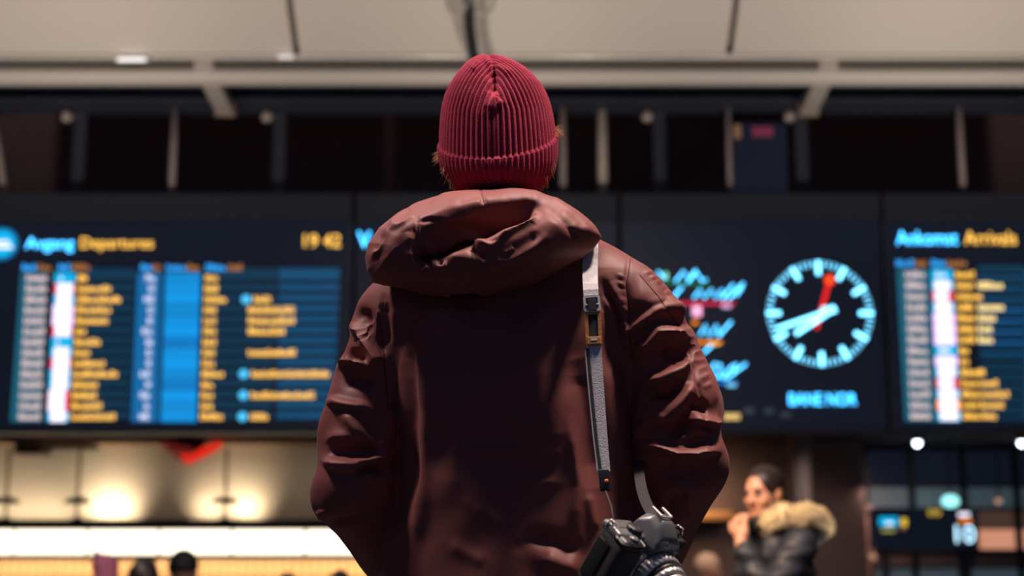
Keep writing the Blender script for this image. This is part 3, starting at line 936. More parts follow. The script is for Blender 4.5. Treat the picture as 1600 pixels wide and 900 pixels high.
for i in range(14):
    yc = 428.8 + 17.0 * i; sl = i / 13.0
    y0, y1 = yc - 4.7, yc + 4.7
    quad(q2(1063 + 32 * sl), yc - 8.4, q2(1193 + 28 * sl), yc + 8.4, g_strip, 'time_cell', arr, .02)
    glyphs(q2(1097 + 22 * sl), y0, q2(1178 + 26 * sl), y1, g_pinktext, 'arrival_time', arr)
    a, b = q2(1204 + 26 * sl), q2(1292 + 34 * sl); k = atl[i]
    tl = quad(a, yc - 8.2, b, yc + 8.2, {'c': g_cyan_flat, 'R': g_redb, 'b': g_cyan_flat, 'l': g_lilac, 'o': g_orange}[k], 'line_tile', arr, .022)
    if k == 'c': glyphs(a + 7, yc - 4, b - 10, yc + 4, g_white, 'line_number', tl)
    else: quad(a + 4, yc - 7, b - (8 if k == 'R' else 4), yc + 7, g_white if k != 'l' else glow('screen_pale_lilac', (1.3, 1.1, 1.5), 1.0), 'line_number', tl, .03)
    glyphs(q2(1303 + 32 * sl), y0, q2(aend[i] - 4), y1, g_amber if i != 1 else g_amber, 'origin_text', arr)
    if i in yend: glyphs(q2(max(aend[i], 1395) + 2), y0, q2(yend[i] - 4), y1, g_yellow if i < 8 else g_amber, 'origin_text', arr)
    quad(q2(1395 + 20 * sl), yc - 8.2 - (6 if i == 0 else 0), q2(1588), yc - 3.0, g_bar, 'row_bar', arr, .016)
    quad(q2(1395 + 20 * sl), yc + 2.2, q2(1588), yc + 7.2, g_bar3 if i in (3, 4, 5, 6) else g_bar2 if i < 8 else g_bar, 'row_bar', arr, .016)
    quad(q2(1592), yc - 8.2, q2(1640), yc + 7, g_bar2, 'row_bar', arr, .016)

# ---- track sign totem at lower right
YT = 15.6
def tz(py): return P(800, py, YT)[2]
def tx(px): return P(px, 825, YT)[0]
tot = thing('track_sign', 'black platform sign showing white number 10, lower right', 'sign', (tx(1443), YT, FL))
box('case', (tx(1364), YT, tz(857)), (tx(1529), YT + .2, tz(794)), m_screen, tot, 0.02)
for px in (1385, 1505):
    box('leg', (tx(px) - .04, YT + .06, FL), (tx(px) + .04, YT + .14, tz(857)), m_dark, tot)
def tq(x0, y0, x1, y1, m, name, off=.006):
    return put(name, [(tx(x0), YT - off, tz(y1)), (tx(x1), YT - off, tz(y1)), (tx(x1), YT - off, tz(y0)), (tx(x0), YT - off, tz(y0))], [(0, 1, 2, 3)], m, tot)
f_ = tq(1374, 808, 1403, 822, g_cyan_flat, 'cyan_field')
tq(1384, 816, 1395, 820, g_white, 'caption', .01)
tq(1377, 827, 1398, 831, glow('sign_olive', (0.45, 0.42, 0.12), 1.0), 'caption')
tq(1408, 810, 1417, 822, glow('sign_yellow', (0.95, 0.62, 0.06), 1.0), 'yellow_mark')
tq(1407, 825, 1414, 827, glow('sign_brown', (0.5, 0.2, 0.06), 1.0), 'caption')
glyphs_y = YB0
words('00', 1450, 796, 1470, 806, glow('sign_yellow', (0.95, 0.62, 0.06), 1.0), 'yellow_mark', tot, Y=YT - .01)
tq(1498, 801, 1516, 807, g_white, 'caption'); tq(1499, 812, 1518, 816, g_orange, 'orange_mark')
words('10', 1493, 821, 1523, 848, glow('sign_number', (0.9, 1.5, 1.9), 1.3), 'track_number', tot, Y=YT - .01)
# ------------------------------------------------------------------ the man in the foreground
YM = 2.72
PLAT = 0.5
man = thing('person', 'person seen from behind in maroon hooded jacket and red ribbed beanie', 'person', (0, YM, PLAT))
m_skin = mat('skin', (0.55, 0.30, 0.22), 0.5, bump=(60, 0.1))
m_jacket = mat('maroon_cloth', (0.25, 0.072, 0.06), 0.55, spec=0.36, bump=(420, 0.16, 0.0012), vary=(9, 0.10), sheen=(0.10, 0.5, (0.8, 0.65, 0.8)))
m_seam = mat('maroon_seam', (0.12, 0.03, 0.028), 0.7)
m_beanie = mat('red_knit', (0.40, 0.032, 0.075), 0.85, spec=0.2, bump=(320, 0.7, 0.002), vary=(60, 0.25), sheen=(0.2, 0.5, (1, 0.35, 0.45)))
m_hair = mat('blond_brown_hair', (0.55, 0.30, 0.12), 0.45, vary=(30, 0.4))
m_denim = mat('dark_denim', (0.025, 0.03, 0.05), 0.8, bump=(300, 0.3))
m_leather_b = mat('black_leather', (0.015, 0.013, 0.012), 0.45, bump=(150, 0.2))


def M(px, py, Y=YM):
    return np.array(P(px, py, Y), np.float32)


# body underneath the clothes, one continuous figure
def finger_prims(p, wrist, R, d, curl=0.5, side=1, k=0.006):
    """a hand with palm, four bent fingers of unequal length and a thumb; local x across, y along the fingers, z to the back of the hand"""
    q = (p - np.asarray(wrist, np.float32)) @ np.asarray(R, np.float32)
    palm = cap(q, (-0.022 * side, 0.02, 0), (-0.02 * side, 0.075, 0), 0.016, 0.014)
    palm = smin(palm, cap(q, (0.018 * side, 0.02, 0), (0.026 * side, 0.08, 0), 0.017, 0.014), 0.02)
    h = smin(palm, cap(q, (0, -0.03, 0), (0, 0.03, 0), 0.024, 0.024), 0.02)
    for i, (x, L) in enumerate(((-0.029, 0.058), (-0.010, 0.072), (0.009, 0.078), (0.028, 0.068))):
        a = np.array([x * side, 0.084 - abs(x) * 0.15, 0.0]); th = 0.25 + curl * 0.5
        for s, r in ((0.45, 0.0092), (0.32, 0.0085), (0.25, 0.0075)):
            b = a + L * s * np.array([0.05 * x / 0.03 * side, math.cos(th), -math.sin(th)])
            h = smin(h, cap(q, a, b, r, r * 0.92), k)
            a = b; th += curl
    a = np.array([0.03 * side, 0.03, -0.006])
    for s, r, v in ((0.035, 0.0125, (0.75 * side, 0.55, -0.35)), (0.03, 0.011, (0.45 * side, 0.8, -0.4)), (0.024, 0.0095, (0.2 * side, 0.9, -0.4))):
        v = np.array(v); b = a + s * v / np.linalg.norm(v)
        h = smin(h, cap(q, a, b, r, r * 0.9), k)
        a = b
    return h if d is None else smin(d, h, 0.012)


def head_sdf(p, c, R, s=1.0):
    """head looking along its local -y"""
    q = ((p - np.asarray(c, np.float32)) @ np.asarray(R, np.float32)) / s
    d = ell(q, (0, 0.012, 0.03), (0.074, 0.096, 0.086))
    d = smin(d, ell(q, (0, -0.022, -0.035), (0.058, 0.068, 0.082)), 0.03)
    d = smin(d, ell(q, (0, -0.062, -0.092), (0.026, 0.026, 0.02)), 0.03)
    d = smin(d, cap(q, (-0.03, -0.078, 0.026), (0.03, -0.078, 0.026), 0.011), 0.015)
    for x in (-1, 1):
        d = smin(d, ell(q, (0.036 * x, -0.062, -0.028), (0.022, 0.022, 0.02)), 0.02)
        d = smax(d, -ell(q, (0.031 * x, -0.097, 0.004), (0.017, 0.014, 0.011)), 0.012)
        d = smin(d, ell(q, (0.076 * x, 0.012, -0.008), (0.009, 0.022, 0.031)), 0.01)
        d = smin(d, ell(q, (0.012 * x, -0.098, -0.031), (0.008, 0.009, 0.007)), 0.008)
    d = smin(d, cap(q, (0, -0.088, 0.012), (0, -0.108, -0.026), 0.008, 0.011), 0.012)
    d = smin(d, cap(q, (-0.018, -0.083, -0.057), (0.018, -0.083, -0.057), 0.007), 0.006)
    d = smin(d, cap(q, (-0.014, -0.081, -0.069), (0.014, -0.081, -0.069), 0.008), 0.006)
    return d * s


HEADC = M(779, 216, 2.735)
RMAN = rotz(math.pi)
SH_L, SH_R = M(610, 505), M(985, 480)
EL_L, EL_R = M(550, 765, 2.67), M(1066, 722, 2.67)
WR_L, WR_R = M(665, 935, 2.87), M(985, 925, 2.87)


def man_body(p):
    d = head_sdf(p, HEADC, RMAN, 0.94)
    d = smin(d, cap(p, M(778, 260, 2.75), M(785, 345, 2.75), 0.058, 0.062), 0.03)
    t = chain(p, [M(700, 420), M(790, 390), M(880, 410)], [0.075, 0.09, 0.075], 0.05)
    t = smin(t, cap(p, M(720, 520, 2.74), M(870, 510, 2.74), 0.10), 0.08)
    t = smin(t, cap(p, M(755, 700, 2.74), M(840, 700, 2.74), 0.10), 0.10)
    z0 = PLAT
    cx = float(M(795, 900)[0])
    t = smin(t, ell(p, (cx, 2.74, 1.40), (0.165, 0.12, 0.13)), 0.08)
    d = smin(d, t, 0.06)
    for S, E, Wr, s in ((SH_L, EL_L, WR_L, -1), (SH_R, EL_R, WR_R, 1)):
        d = smin(d, chain(p, [S, E, Wr], [0.042, 0.038, 0.03], 0.02), 0.05)
    for s in (-1, 1):
        d = smin(d, chain(p, [(cx + 0.09 * s, 2.73, 1.36), (cx + 0.10 * s, 2.75, z0 + 0.47), (cx + 0.105 * s, 2.71, z0 + 0.09)], [0.085, 0.058, 0.042], 0.02), 0.06)
        d = smin(d, chain(p, [(cx + 0.105 * s, 2.70, z0 + 0.06), (cx + 0.115 * s, 2.86, z0 + 0.045)], [0.04, 0.034], 0.02), 0.03)
    for Wr, E, s in ((WR_L, EL_L, 1), (WR_R, EL_R, -1)):
        y = (Wr - E) / np.linalg.norm(Wr - E)
        x = np.cross(y, (0, 0, 1.0)); x /= np.linalg.norm(x)
        z = np.cross(x, y)
        d = finger_prims(p, Wr + y * 0.02, np.stack([x, y, z], 1), d, 0.45, s)
    return d


V, F = sdf_mesh(man_body, (-0.55, 2.35, PLAT - 0.02), (0.6, 3.1, 2.32), 0.0065)
put('body', V, F, m_skin, man, True)

# trousers and shoes
cx = float(M(795, 900)[0])
def trousers(p):
    d = ell(p, (cx, 2.74, 1.38), (0.185, 0.14, 0.13))
    for s in (-1, 1):
        d = smin(d, chain(p, [(cx + 0.09 * s, 2.73, 1.36), (cx + 0.10 * s, 2.75, PLAT + 0.47), (cx + 0.105 * s, 2.71, PLAT + 0.10)], [0.105, 0.082, 0.07], 0.02), 0.04)
    return d
V, F = sdf_mesh(trousers, (-0.35, 2.45, PLAT), (0.4, 3.0, 1.55), 0.009)
put('trousers', V, F, m_denim, man, True)
for s in (-1, 1):
    def shoe(p, s=s):
        d = chain(p, [(cx + 0.105 * s, 2.67, PLAT + 0.05), (cx + 0.11 * s, 2.78, PLAT + 0.05), (cx + 0.12 * s, 2.90, PLAT + 0.04)], [0.052, 0.05, 0.042], 0.02)
        d = smin(d, cap(p, (cx + 0.105 * s, 2.69, PLAT + 0.06), (cx + 0.105 * s, 2.69, PLAT + 0.15), 0.052), 0.03)
        return smax(d, (PLAT + 0.002) - p[:, 2], 0.01)
    V, F = sdf_mesh(shoe, (cx + 0.105 * s - 0.12, 2.55, PLAT - 0.03), (cx + 0.105 * s + 0.12, 3.0, PLAT + 0.25), 0.007)
    put('shoe', V, F, m_leather_b, man, True)

# jacket: trunk and both sleeves in one cloth surface
rows = [(395, 640, 955, 0.07, 2.735), (430, 612, 975, 0.108, 2.73), (500, 605, 985, 0.142, 2.725), (600, 612, 988, 0.163, 2.725),
        (700, 618, 990, 0.175, 2.73), (800, 612, 1000, 0.19, 2.735), (900, 592, 1020, 0.208, 2.74), (985, 575, 1035, 0.215, 2.74)]
rz, rcx, rhw = [], [], []
for py, l, r, b, yc in rows:
    a, c = M(l, py), M(r, py)
    rz.append(a[2]); rcx.append((a[0] + c[0]) / 2); rhw.append((c[0] - a[0]) / 2)
rz = np.array(rz)[::-1]; rcx = np.array(rcx)[::-1]; rhw = np.array(rhw)[::-1]
rb = np.array([r[3] for r in rows])[::-1]; ryc = np.array([r[4] for r in rows])[::-1]
ZTOP, ZHEM = float(rz[-1]), float(rz[0])


def trunk(p):
    z = p[:, 2]
    a = np.interp(z, rz, rhw); b = np.interp(z, rz, rb)
    x = (p[:, 0] - np.interp(z, rz, rcx)) / a
    y = (p[:, 1] - np.interp(z, rz, ryc)) / b
    k = (np.abs(x) ** 2.6 + np.abs(y) ** 2.6) ** (1 / 2.6)
    d = (k - 1) * np.minimum(a, b)
    return smax(d, np.maximum(z - ZTOP, ZHEM - z), 0.03)


def jacket_sdf(p):
    d = trunk(p)
    d = smin(d, chain(p, [M(645, 490), M(745, 385), M(800, 375), M(945, 452)], [0.075, 0.085, 0.085, 0.08], 0.04), 0.04)
    d = smin(d, cap(p, M(778, 330, 2.75), M(785, 380, 2.74), 0.082, 0.10), 0.03)
    k = np.interp(p[:, 2], [float(M(800, 640)[2]), float(M(800, 500)[2])], [0.006, 0.035])
    L = chain(p, [M(612, 512), M(580, 600, 2.715), M(563, 690, 2.69), M(556, 765, 2.67)], [0.075, 0.072, 0.075, 0.080], 0.03)
    L = smin(L, cap(p, M(556, 768, 2.67), M(668, 935, 2.87), 0.078, 0.062), 0.02)
    R = chain(p, [M(972, 472), M(1022, 560, 2.715), M(1052, 640, 2.69), M(1062, 720, 2.67)], [0.085, 0.088, 0.086, 0.086], 0.03)
    R = smin(R, cap(p, M(1062, 724, 2.67), M(985, 925, 2.87), 0.084, 0.066), 0.02)
    d = smin(d, L, k)
    d = smin(d, R, k)
    return d


V, F = sdf_mesh(jacket_sdf, (-0.50, 2.40, ZHEM - 0.03), (0.55, 3.05, float(M(780, 300)[2]) + 0.03), 0.0036)
N = vnormals(V, F)
# broad drape of the back and the sleeves, then the sharp creases
broad = [
    ([(822, 470), (835, 560), (850, 640), (868, 730)], 30, 13), ([(745, 500), (755, 640), (770, 780)], 45, -10),
    ([(900, 560), (925, 660), (945, 760)], 26, -16), ([(940, 430), (965, 500), (975, 600)], 22, -10),
    ([(660, 520), (668, 650), (655, 800), (640, 890)], 12, 9), ([(635, 500), (642, 640), (632, 800)], 15, -18),
    ([(890, 660), (905, 760), (895, 830)], 10, 7), ([(918, 770), (930, 830)], 9, 6),
    ([(845, 872), (880, 885), (905, 890)], 16, 13), ([(830, 838), (870, 846), (905, 858)], 12, -10),
    ([(700, 470), (780, 478), (860, 462)], 26, -8),
]
right = [
    ([(975, 535), (995, 515), (1020, 495), (1045, 487), (1085, 484)], 9, 12), ([(985, 470), (1010, 475), (1035, 470)], 16, 6),
    ([(1040, 503), (1070, 502), (1098, 505)], 8, -9),
    ([(992, 556), (1012, 543), (1027, 524), (1050, 524), (1080, 530)], 8, 12), ([(1035, 548), (1060, 552), (1078, 548)], 9, -11),
    ([(1010, 602), (1035, 598), (1062, 585), (1080, 563)], 10, 12), ([(1010, 618), (1045, 622), (1070, 600)], 9, -10),
    ([(1022, 664), (1045, 655), (1065, 630), (1084, 600)], 10, 11), ([(1040, 682), (1065, 668), (1080, 640)], 9, -10),
    ([(1068, 652), (1090, 660), (1112, 664), (1132, 655)], 7, 10), ([(1078, 672), (1105, 677), (1128, 668)], 6, 4),
    ([(1080, 630), (1105, 640)], 8, -9), ([(1116, 642), (1134, 646)], 14, 4), ([(1000, 685), (1015, 665)], 8, 7),
    ([(1008, 698), (1030, 702), (1060, 713), (1085, 713), (1118, 706)], 8, 15), ([(1030, 735), (1070, 742), (1110, 730)], 16, -10),
    ([(1100, 545), (1112, 590), (1122, 640)], 6, 4), ([(1010, 690), (1060, 694), (1105, 690)], 9, -5),
    ([(952, 440), (975, 490), (985, 540)], 6, 6), ([(940, 462), (958, 510), (968, 560)], 6, 5),
    ([(1040, 790), (1075, 775)], 12, -6), ([(1030, 830), (1080, 800)], 10, 6),
]
left = [
    ([(556, 488), (567, 492), (572, 505)], 9, -6), ([(545, 480), (545, 505), (556, 525)], 8, 8),
    ([(558, 520), (575, 550), (592, 575)], 10, 9), ([(535, 550), (552, 555), (568, 560)], 8, -12),
    ([(526, 574), (538, 567), (550, 567), (572, 574)], 5.5, 11), ([(535, 592), (560, 596), (590, 600)], 14, -10),
    ([(514, 628), (535, 637), (555, 641), (578, 643)], 6, 8), ([(532, 644), (552, 668), (575, 690), (602, 712)], 11, 7),
    ([(506, 690), (522, 683), (545, 683), (562, 690)], 7, 4), ([(512, 706), (545, 704), (588, 706)], 8, -7),
    ([(504, 720), (525, 732), (550, 734), (575, 727), (602, 714)], 8, 12), ([(575, 655), (590, 680)], 9, -4),
    ([(555, 748), (590, 752), (622, 756)], 5, 7), ([(560, 733), (600, 738)], 7, -8),
    ([(503, 795), (506, 812)], 8, 5), ([(510, 818), (550, 816), (590, 806)], 6, -7), ([(600, 470), (600, 540)], 8, -6),
]
thin = [
    ([(700, 704), (760, 700), (830, 704), (872, 706)], 4, 2.5), ([(720, 697), (800, 692)], 4, -2),
    ([(770, 760), (830, 756), (880, 752)], 9, 3), ([(740, 790), (790, 820)], 10, 3), ([(700, 850), (760, 880)], 12, 3),
    ([(690, 600), (720, 690), (700, 790)], 18, 3), ([(790, 640), (835, 690), (850, 720)], 6, 3), ([(800, 860), (850, 830)], 10, -3),
    ([(1000, 430), (1030, 465), (1060, 510), (1082, 560), (1095, 620), (1108, 680), (1118, 720)], 2.4, -3.2),
    ([(985, 395), (978, 440), (984, 500), (985, 560)], 2.6, -3),
    ([(598, 460), (592, 500), (600, 560), (606, 620)], 2.6, -3), ([(553, 532), (560, 526), (572, 522), (578, 508)], 2.2, -4),
]
# puckers beside the stitched seams
rs = random.Random(5)
def pucker(line, n, off, wid, hgt):
    out = []
    for i in range(n):
        t = (i + 0.5) / n * (len(line) - 1); k = min(int(t), len(line) - 2); u = t - k
        x = line[k][0] * (1 - u) + line[k + 1][0] * u; y = line[k][1] * (1 - u) + line[k + 1][1] * u
        a = rs.uniform(-0.3, 0.3)
        out.append(([(x + off * 0.4, y - 2), (x + off * 1.6 + rs.uniform(-2, 2), y - 6 + 6 * a)], wid, hgt * rs.uniform(0.5, 1.2)))
    return out
thin += pucker([(1000, 425), (1030, 460), (1060, 505), (1082, 555), (1095, 615)], 17, 11, 3.6, 4.0)
thin += pucker([(978, 430), (982, 500), (984, 555)], 11, -9, 3.2, 2.6)
for st, g, lp in ((broad, 1.0, 0.0), (right + left, 1.9, 1.0), (thin, 1.0, 0.0)):
    V = folds(V, N, [(a, b, c * g) for a, b, c in st], lp)
    N = vnormals(V, F)
# soft irregular drape all over
ph = V * 1.0
D = np.zeros(len(V))
rr = np.random.RandomState(3)
for fq, am in ((9, 0.0022), (17, 0.0014), (34, 0.0007)):
    for _ in range(4):
        k = rr.normal(size=3); k /= np.linalg.norm(k)
        D += am * np.sin(2 * math.pi * fq * 0.35 * (V @ k) + rr.uniform(0, 6.28) + 1.2 * np.sin(7 * V[:, 2] + rr.uniform(0, 6)))
V = V + N * D[:, None]
jacket = put('jacket', V, F, m_jacket, man, True)
JV, JF = V, F

# hood lying on the shoulders
HP = [(566, 402), (570, 380), (588, 352), (618, 327), (652, 309), (695, 297), (742, 291), (800, 291), (838, 294), (872, 306), (902, 330),
      (928, 354), (937, 368), (925, 384), (905, 402), (870, 428), (830, 448), (780, 462), (730, 468), (680, 464), (630, 456), (597, 452), (580, 446), (570, 426)]
hx = [float(M(a, b, 2.60)[0]) for a, b in HP]; hz = [float(M(a, b, 2.60)[2]) for a, b in HP]
HR = 0.078


def poly_sd(x, z):
    best = np.full(x.shape, 1e9); ins = np.zeros(x.shape, bool)
    n = len(hx)
    for i in range(n):
        ax, az, bx, bz = hx[i], hz[i], hx[(i + 1) % n], hz[(i + 1) % n]
        dx, dz = bx - ax, bz - az
        t = np.clip(((x - ax) * dx + (z - az) * dz) / (dx * dx + dz * dz), 0, 1)
        best = np.minimum(best, (x - ax - t * dx) ** 2 + (z - az - t * dz) ** 2)
        c = ((az > z) != (bz > z)) & (x < dx * (z - az) / (dz if abs(dz) > 1e-9 else 1e-9) + ax)
        ins ^= c
    return np.where(ins, -1, 1) * np.sqrt(best)


HZ0, HZ1 = min(hz), max(hz)
def hood_sdf(p):
    t = (p[:, 2] - HZ0) / (HZ1 - HZ0)
    yc = 2.575 + 0.075 * np.clip(t, -0.3, 1.3) ** 1.5 + 0.25 * np.maximum(np.abs(p[:, 0] + 0.04) - 0.10, 0) ** 1.4
    d2 = poly_sd(p[:, 0], p[:, 2])
    a = np.maximum(d2 + HR, 0); y = (p[:, 1] - yc)
    return np.sqrt(a * a + y * y) - HR


V, F = sdf_mesh(hood_sdf, (-0.38, 2.36, HZ0 - 0.05), (0.28, 2.86, HZ1 + 0.05), 0.003)
N = vnormals(V, F)
hb = [
    ([(652, 388), (668, 396), (690, 382), (725, 362), (770, 346), (815, 330), (838, 326)], 15, -58),
    ([(655, 392), (664, 410)], 11, -34), ([(660, 362), (700, 343), (760, 326), (830, 310)], 13, 12),
    ([(600, 380), (640, 352), (700, 330), (760, 318), (830, 306)], 22, 10),
    ([(842, 326), (828, 344), (800, 360), (775, 376)], 9, 15),
    ([(880, 330), (850, 372), (800, 402), (760, 415)], 22, 12), ([(845, 365), (810, 388), (775, 402)], 9, -10),
    ([(700, 440), (780, 440), (860, 420), (910, 395)], 16, -8),
    ([(640, 365), (645, 395), (655, 418)], 9, 10),
]
hs = [
    ([(775, 378), (762, 386), (750, 384), (738, 372), (722, 370), (705, 378), (688, 388), (670, 400)], 6, 15),
    ([(735, 384), (748, 398), (760, 405)], 7, -11), ([(688, 400), (680, 406), (674, 414)], 5, 9), ([(684, 412), (692, 409)], 5, -9),
    ([(655, 420), (660, 425), (670, 416)], 5, 9), ([(700, 400), (725, 405), (755, 410)], 9, 6), ([(682, 418), (700, 416)], 5, 7),
    ([(575, 408), (592, 384), (606, 358), (628, 334)], 5, 6), ([(585, 392), (600, 365)], 4, -5), ([(608, 350), (632, 326), (655, 312)], 4, 6),
    ([(616, 344), (640, 322)], 3.4, -6), ([(612, 356), (630, 346), (648, 332)], 4, 5), ([(660, 318), (690, 304)], 3.4, -5),
    ([(655, 345), (672, 342), (682, 347), (690, 356)], 4, -5), ([(690, 350), (740, 336)], 6, 5), ([(712, 318), (752, 304)], 4, -4),
    ([(745, 300), (752, 306), (758, 318)], 4, -3), ([(770, 320), (820, 312), (850, 318)], 8, 5),
    ([(860, 306), (900, 338), (925, 362)], 6, 5), ([(850, 318), (880, 345), (905, 372)], 8, -6), ([(875, 330), (900, 362)], 6, 5),
    ([(785, 398), (805, 388)], 4, 6), ([(752, 372), (762, 364)], 6, 6), ([(765, 382), (775, 374)], 3, -4),
    ([(648, 330), (652, 345), (654, 362)], 2, -3), ([(750, 291), (753, 304), (755, 318)], 2, -3),
]
for st in (hb, hs):
    V = folds(V, N, st, 0.8)
    N = vnormals(V, F)
D = np.zeros(len(V))
for fq, am in ((10, 0.0018), (22, 0.001)):
    for _ in range(4):
        k = rr.normal(size=3); k /= np.linalg.norm(k)
        D += am * np.sin(2 * math.pi * fq * 0.4 * (V @ k) + rr.uniform(0, 6.28))
V = V + N * D[:, None]
hood = put('hood', V, F, m_jacket, jacket, True)
HV, HF = V, F

# ribbed beanie: rows from the cuff edge to the crown
prof = [(303, 722, 838), (292, 712, 848), (278, 703, 857), (264, 694, 864.5), (246, 688.5, 868.5), (228, 686.5, 869), (219, 686.5, 868.5), (216, 687.5, 867), (205, 687.5, 866),
        (185, 688.5, 863.5), (165, 691.0, 859.5), (148, 696, 854), (132, 703.5, 845.5), (118, 713, 833), (107, 722, 819), (99, 730, 804), (93, 738, 790), (89.0, 746, 777), (87, 754, 766)]
NT, NS = 960, 300
pr = np.array(prof, float)
s_ = np.linspace(0, 1, len(prof)); t_ = np.linspace(0, 1, NS)
py_ = np.interp(t_, s_, pr[:, 0]); l_ = np.interp(t_, s_, pr[:, 1]); r_ = np.interp(t_, s_, pr[:, 2])
for a in (py_, l_, r_):
    a[:] = np.convolve(np.pad(a, 4, mode='edge'), np.ones(9) / 9, 'valid')
YB = 2.735
th = np.linspace(0, 2 * math.pi, NT, endpoint=False)
rows_, phase_c = [], []
VB = np.zeros((NS, NT, 3)); amp = np.zeros((NS, NT))
Rmax = 0.112
arc = 0.0; last = None
for i in range(NS):
    a = np.array(P(l_[i], py_[i], YB)); b = np.array(P(r_[i], py_[i], YB))
    cxx, hw, z = (a[0] + b[0]) / 2, (b[0] - a[0]) / 2, a[2]
    frac = hw / Rmax
    yc = YB + 0.01 * (1 - frac)
    dep = hw * (1.13 if i > 0 else 1.0)
    x = cxx + hw * np.cos(th); y = yc + dep * np.sin(th)
    tilt = 0.58 * np.clip(frac * 1.4 - 0.3, 0, 1) * np.interp(py_[i], [100, 170, 215, 285, 301], [0.2, 0.7, 1, 0.6, 0.4])
    zz = z + tilt * (y - yc) + 0.09 * (x - cxx) * np.interp(py_[i], [150, 215, 280], [0, 1, 0])
    VB[i] = np.stack([x, y, zz], 1)
    # ribs keep their spacing and run out into the seams of the crown
    side = np.where(np.cos(th) >= 0, 0.0, math.pi)
    da = np.arctan2(np.sin(th - side), np.cos(th - side))
    ph_ = da * min(1.0, frac * 1.04) * 16.0 * 2
    rib = np.abs(np.sin(ph_ / 2 * 1.0 * math.pi / 1.6))
    seam = np.exp(-((np.abs(da) - math.pi / 2) * hw / 0.0045) ** 2) * np.clip((0.96 - frac) * 7, 0, 1)
    amp[i] = 0.0046 * (rib ** 0.75 - 0.6) * np.clip(frac * 3, 0.15, 1) - 0.0055 * seam
cuff_top = 216
bump_c = np.interp(py_, [205, 214, 217.5, 221, 300], [0, 0, 0.001, 0.0028, 0.003])
amp += bump_c[:, None]
dv = np.roll(VB, -1, 1) - np.roll(VB, 1, 1)
du = np.gradient(VB, axis=0)
NB = np.cross(dv, du); NB /= np.linalg.norm(NB, axis=2)[..., None] + 1e-12
VB = VB + NB * amp[..., None]
V = VB.reshape(-1, 3)
# puckers of the crown where the ribs meet
NBf = NB.reshape(-1, 3)
V = folds(V, NBf, [([(764, 172), (770, 158), (776, 150)], 7, 6), ([(776, 166), (786, 158)], 5, 5), ([(768, 108), (772, 128), (768, 146)], 8, -8),
                   ([(756, 92), (775, 104), (800, 116)], 6, 4), ([(750, 95), (738, 110)], 6, 3)])
idx = np.arange(NS * NT).reshape(NS, NT)
F = np.stack([idx[:-1], np.roll(idx, -1, 1)[:-1], np.roll(idx, -1, 1)[1:], idx[1:]], -1).reshape(-1, 4)
beanie = put('beanie', V, F, m_beanie, man, True)
mb = MB(); c = V[idx[-1]].mean(0)
mb.tube([c + np.array((0, 0, -0.012)), c + np.array((0, 0, 0.004))], [0.012, 0.006], 12)
mb.build('crown_gather', m_beanie, beanie, True)

# loose strands of hair below the cuff and over the ears
hr = random.Random(11)
hm = MB()
def strand(p0, v, L, r, droop=0.3, n=4):
    pts = []; p = Vector(p0); d = Vector(v).normalized()
    for i in range(n + 1):
        pts.append(p.copy()); p = p + d * (L / n)
        d = (d + Vector((hr.uniform(-.22, .22), hr.uniform(-.2, .2), -droop * 0.5 + hr.uniform(-.15, .15)))).normalized()
    hm.tube(pts, [r * (1 - 0.8 * i / n) for i in range(n + 1)], 4, False)
for i in range(60):
    t = hr.random()
    strand(P(692 + 20 * t, 258 + 32 * t + hr.uniform(-6, 6), 2.69 + hr.uniform(-.02, .05)), (-0.5 + 0.5 * t, -0.15, -0.7), hr.uniform(0.008, 0.02), 0.0008)
    strand(P(866 - 22 * t, 252 + 40 * t + hr.uniform(-6, 6), 2.69 + hr.uniform(-.02, .05)), (0.25 - 0.3 * t, -0.15, -0.9), hr.uniform(0.010, 0.028), 0.0008)
for i in range(55):
    strand(P(687 + hr.uniform(-2, 4), 236 + hr.uniform(0, 16), 2.73 + hr.uniform(-.03, .03)), (-0.8, -0.1, -0.25 + hr.uniform(-.3, .5)), hr.uniform(0.008, 0.02), 0.0007)
    strand(P(870 + hr.uniform(-3, 2), 206 + hr.uniform(-8, 10), 2.74 + hr.uniform(-.03, .03)), (0.7, -0.1, 0.1 + hr.uniform(-.6, .6)), hr.uniform(0.008, 0.018), 0.0007)
for i in range(160):   # nape
    strand(P(hr.uniform(728, 838), hr.uniform(280, 294), 2.67), (hr.uniform(-.2, .2), -0.1, -1), hr.uniform(0.012, 0.025), 0.0009)
tag(hm.build('hair', m_hair, man, True), kind='stuff')
# ------------------------------------------------------------------ photo camera hanging from its shoulder strap
bvh = BVHTree.FromPolygons([tuple(v) for v in JV], [tuple(f) for f in JF])
bvh_h = BVHTree.FromPolygons([tuple(v) for v in HV], [tuple(f) for f in HF])
def surf(px, py, off=0.004, use=(0, 1)):
    o = Vector((0, 0, CAMZ)); d = Vector(ray(px, py)).normalized(); best = None
    for i, b in enumerate((bvh, bvh_h)):
        if i not in use: continue
        h = b.ray_cast(o, d)
        if h[0] is not None and (best is None or h[3] < best): best = h[3]
    if best is None: return None
    return o + d * (best - off)

S = 1.21
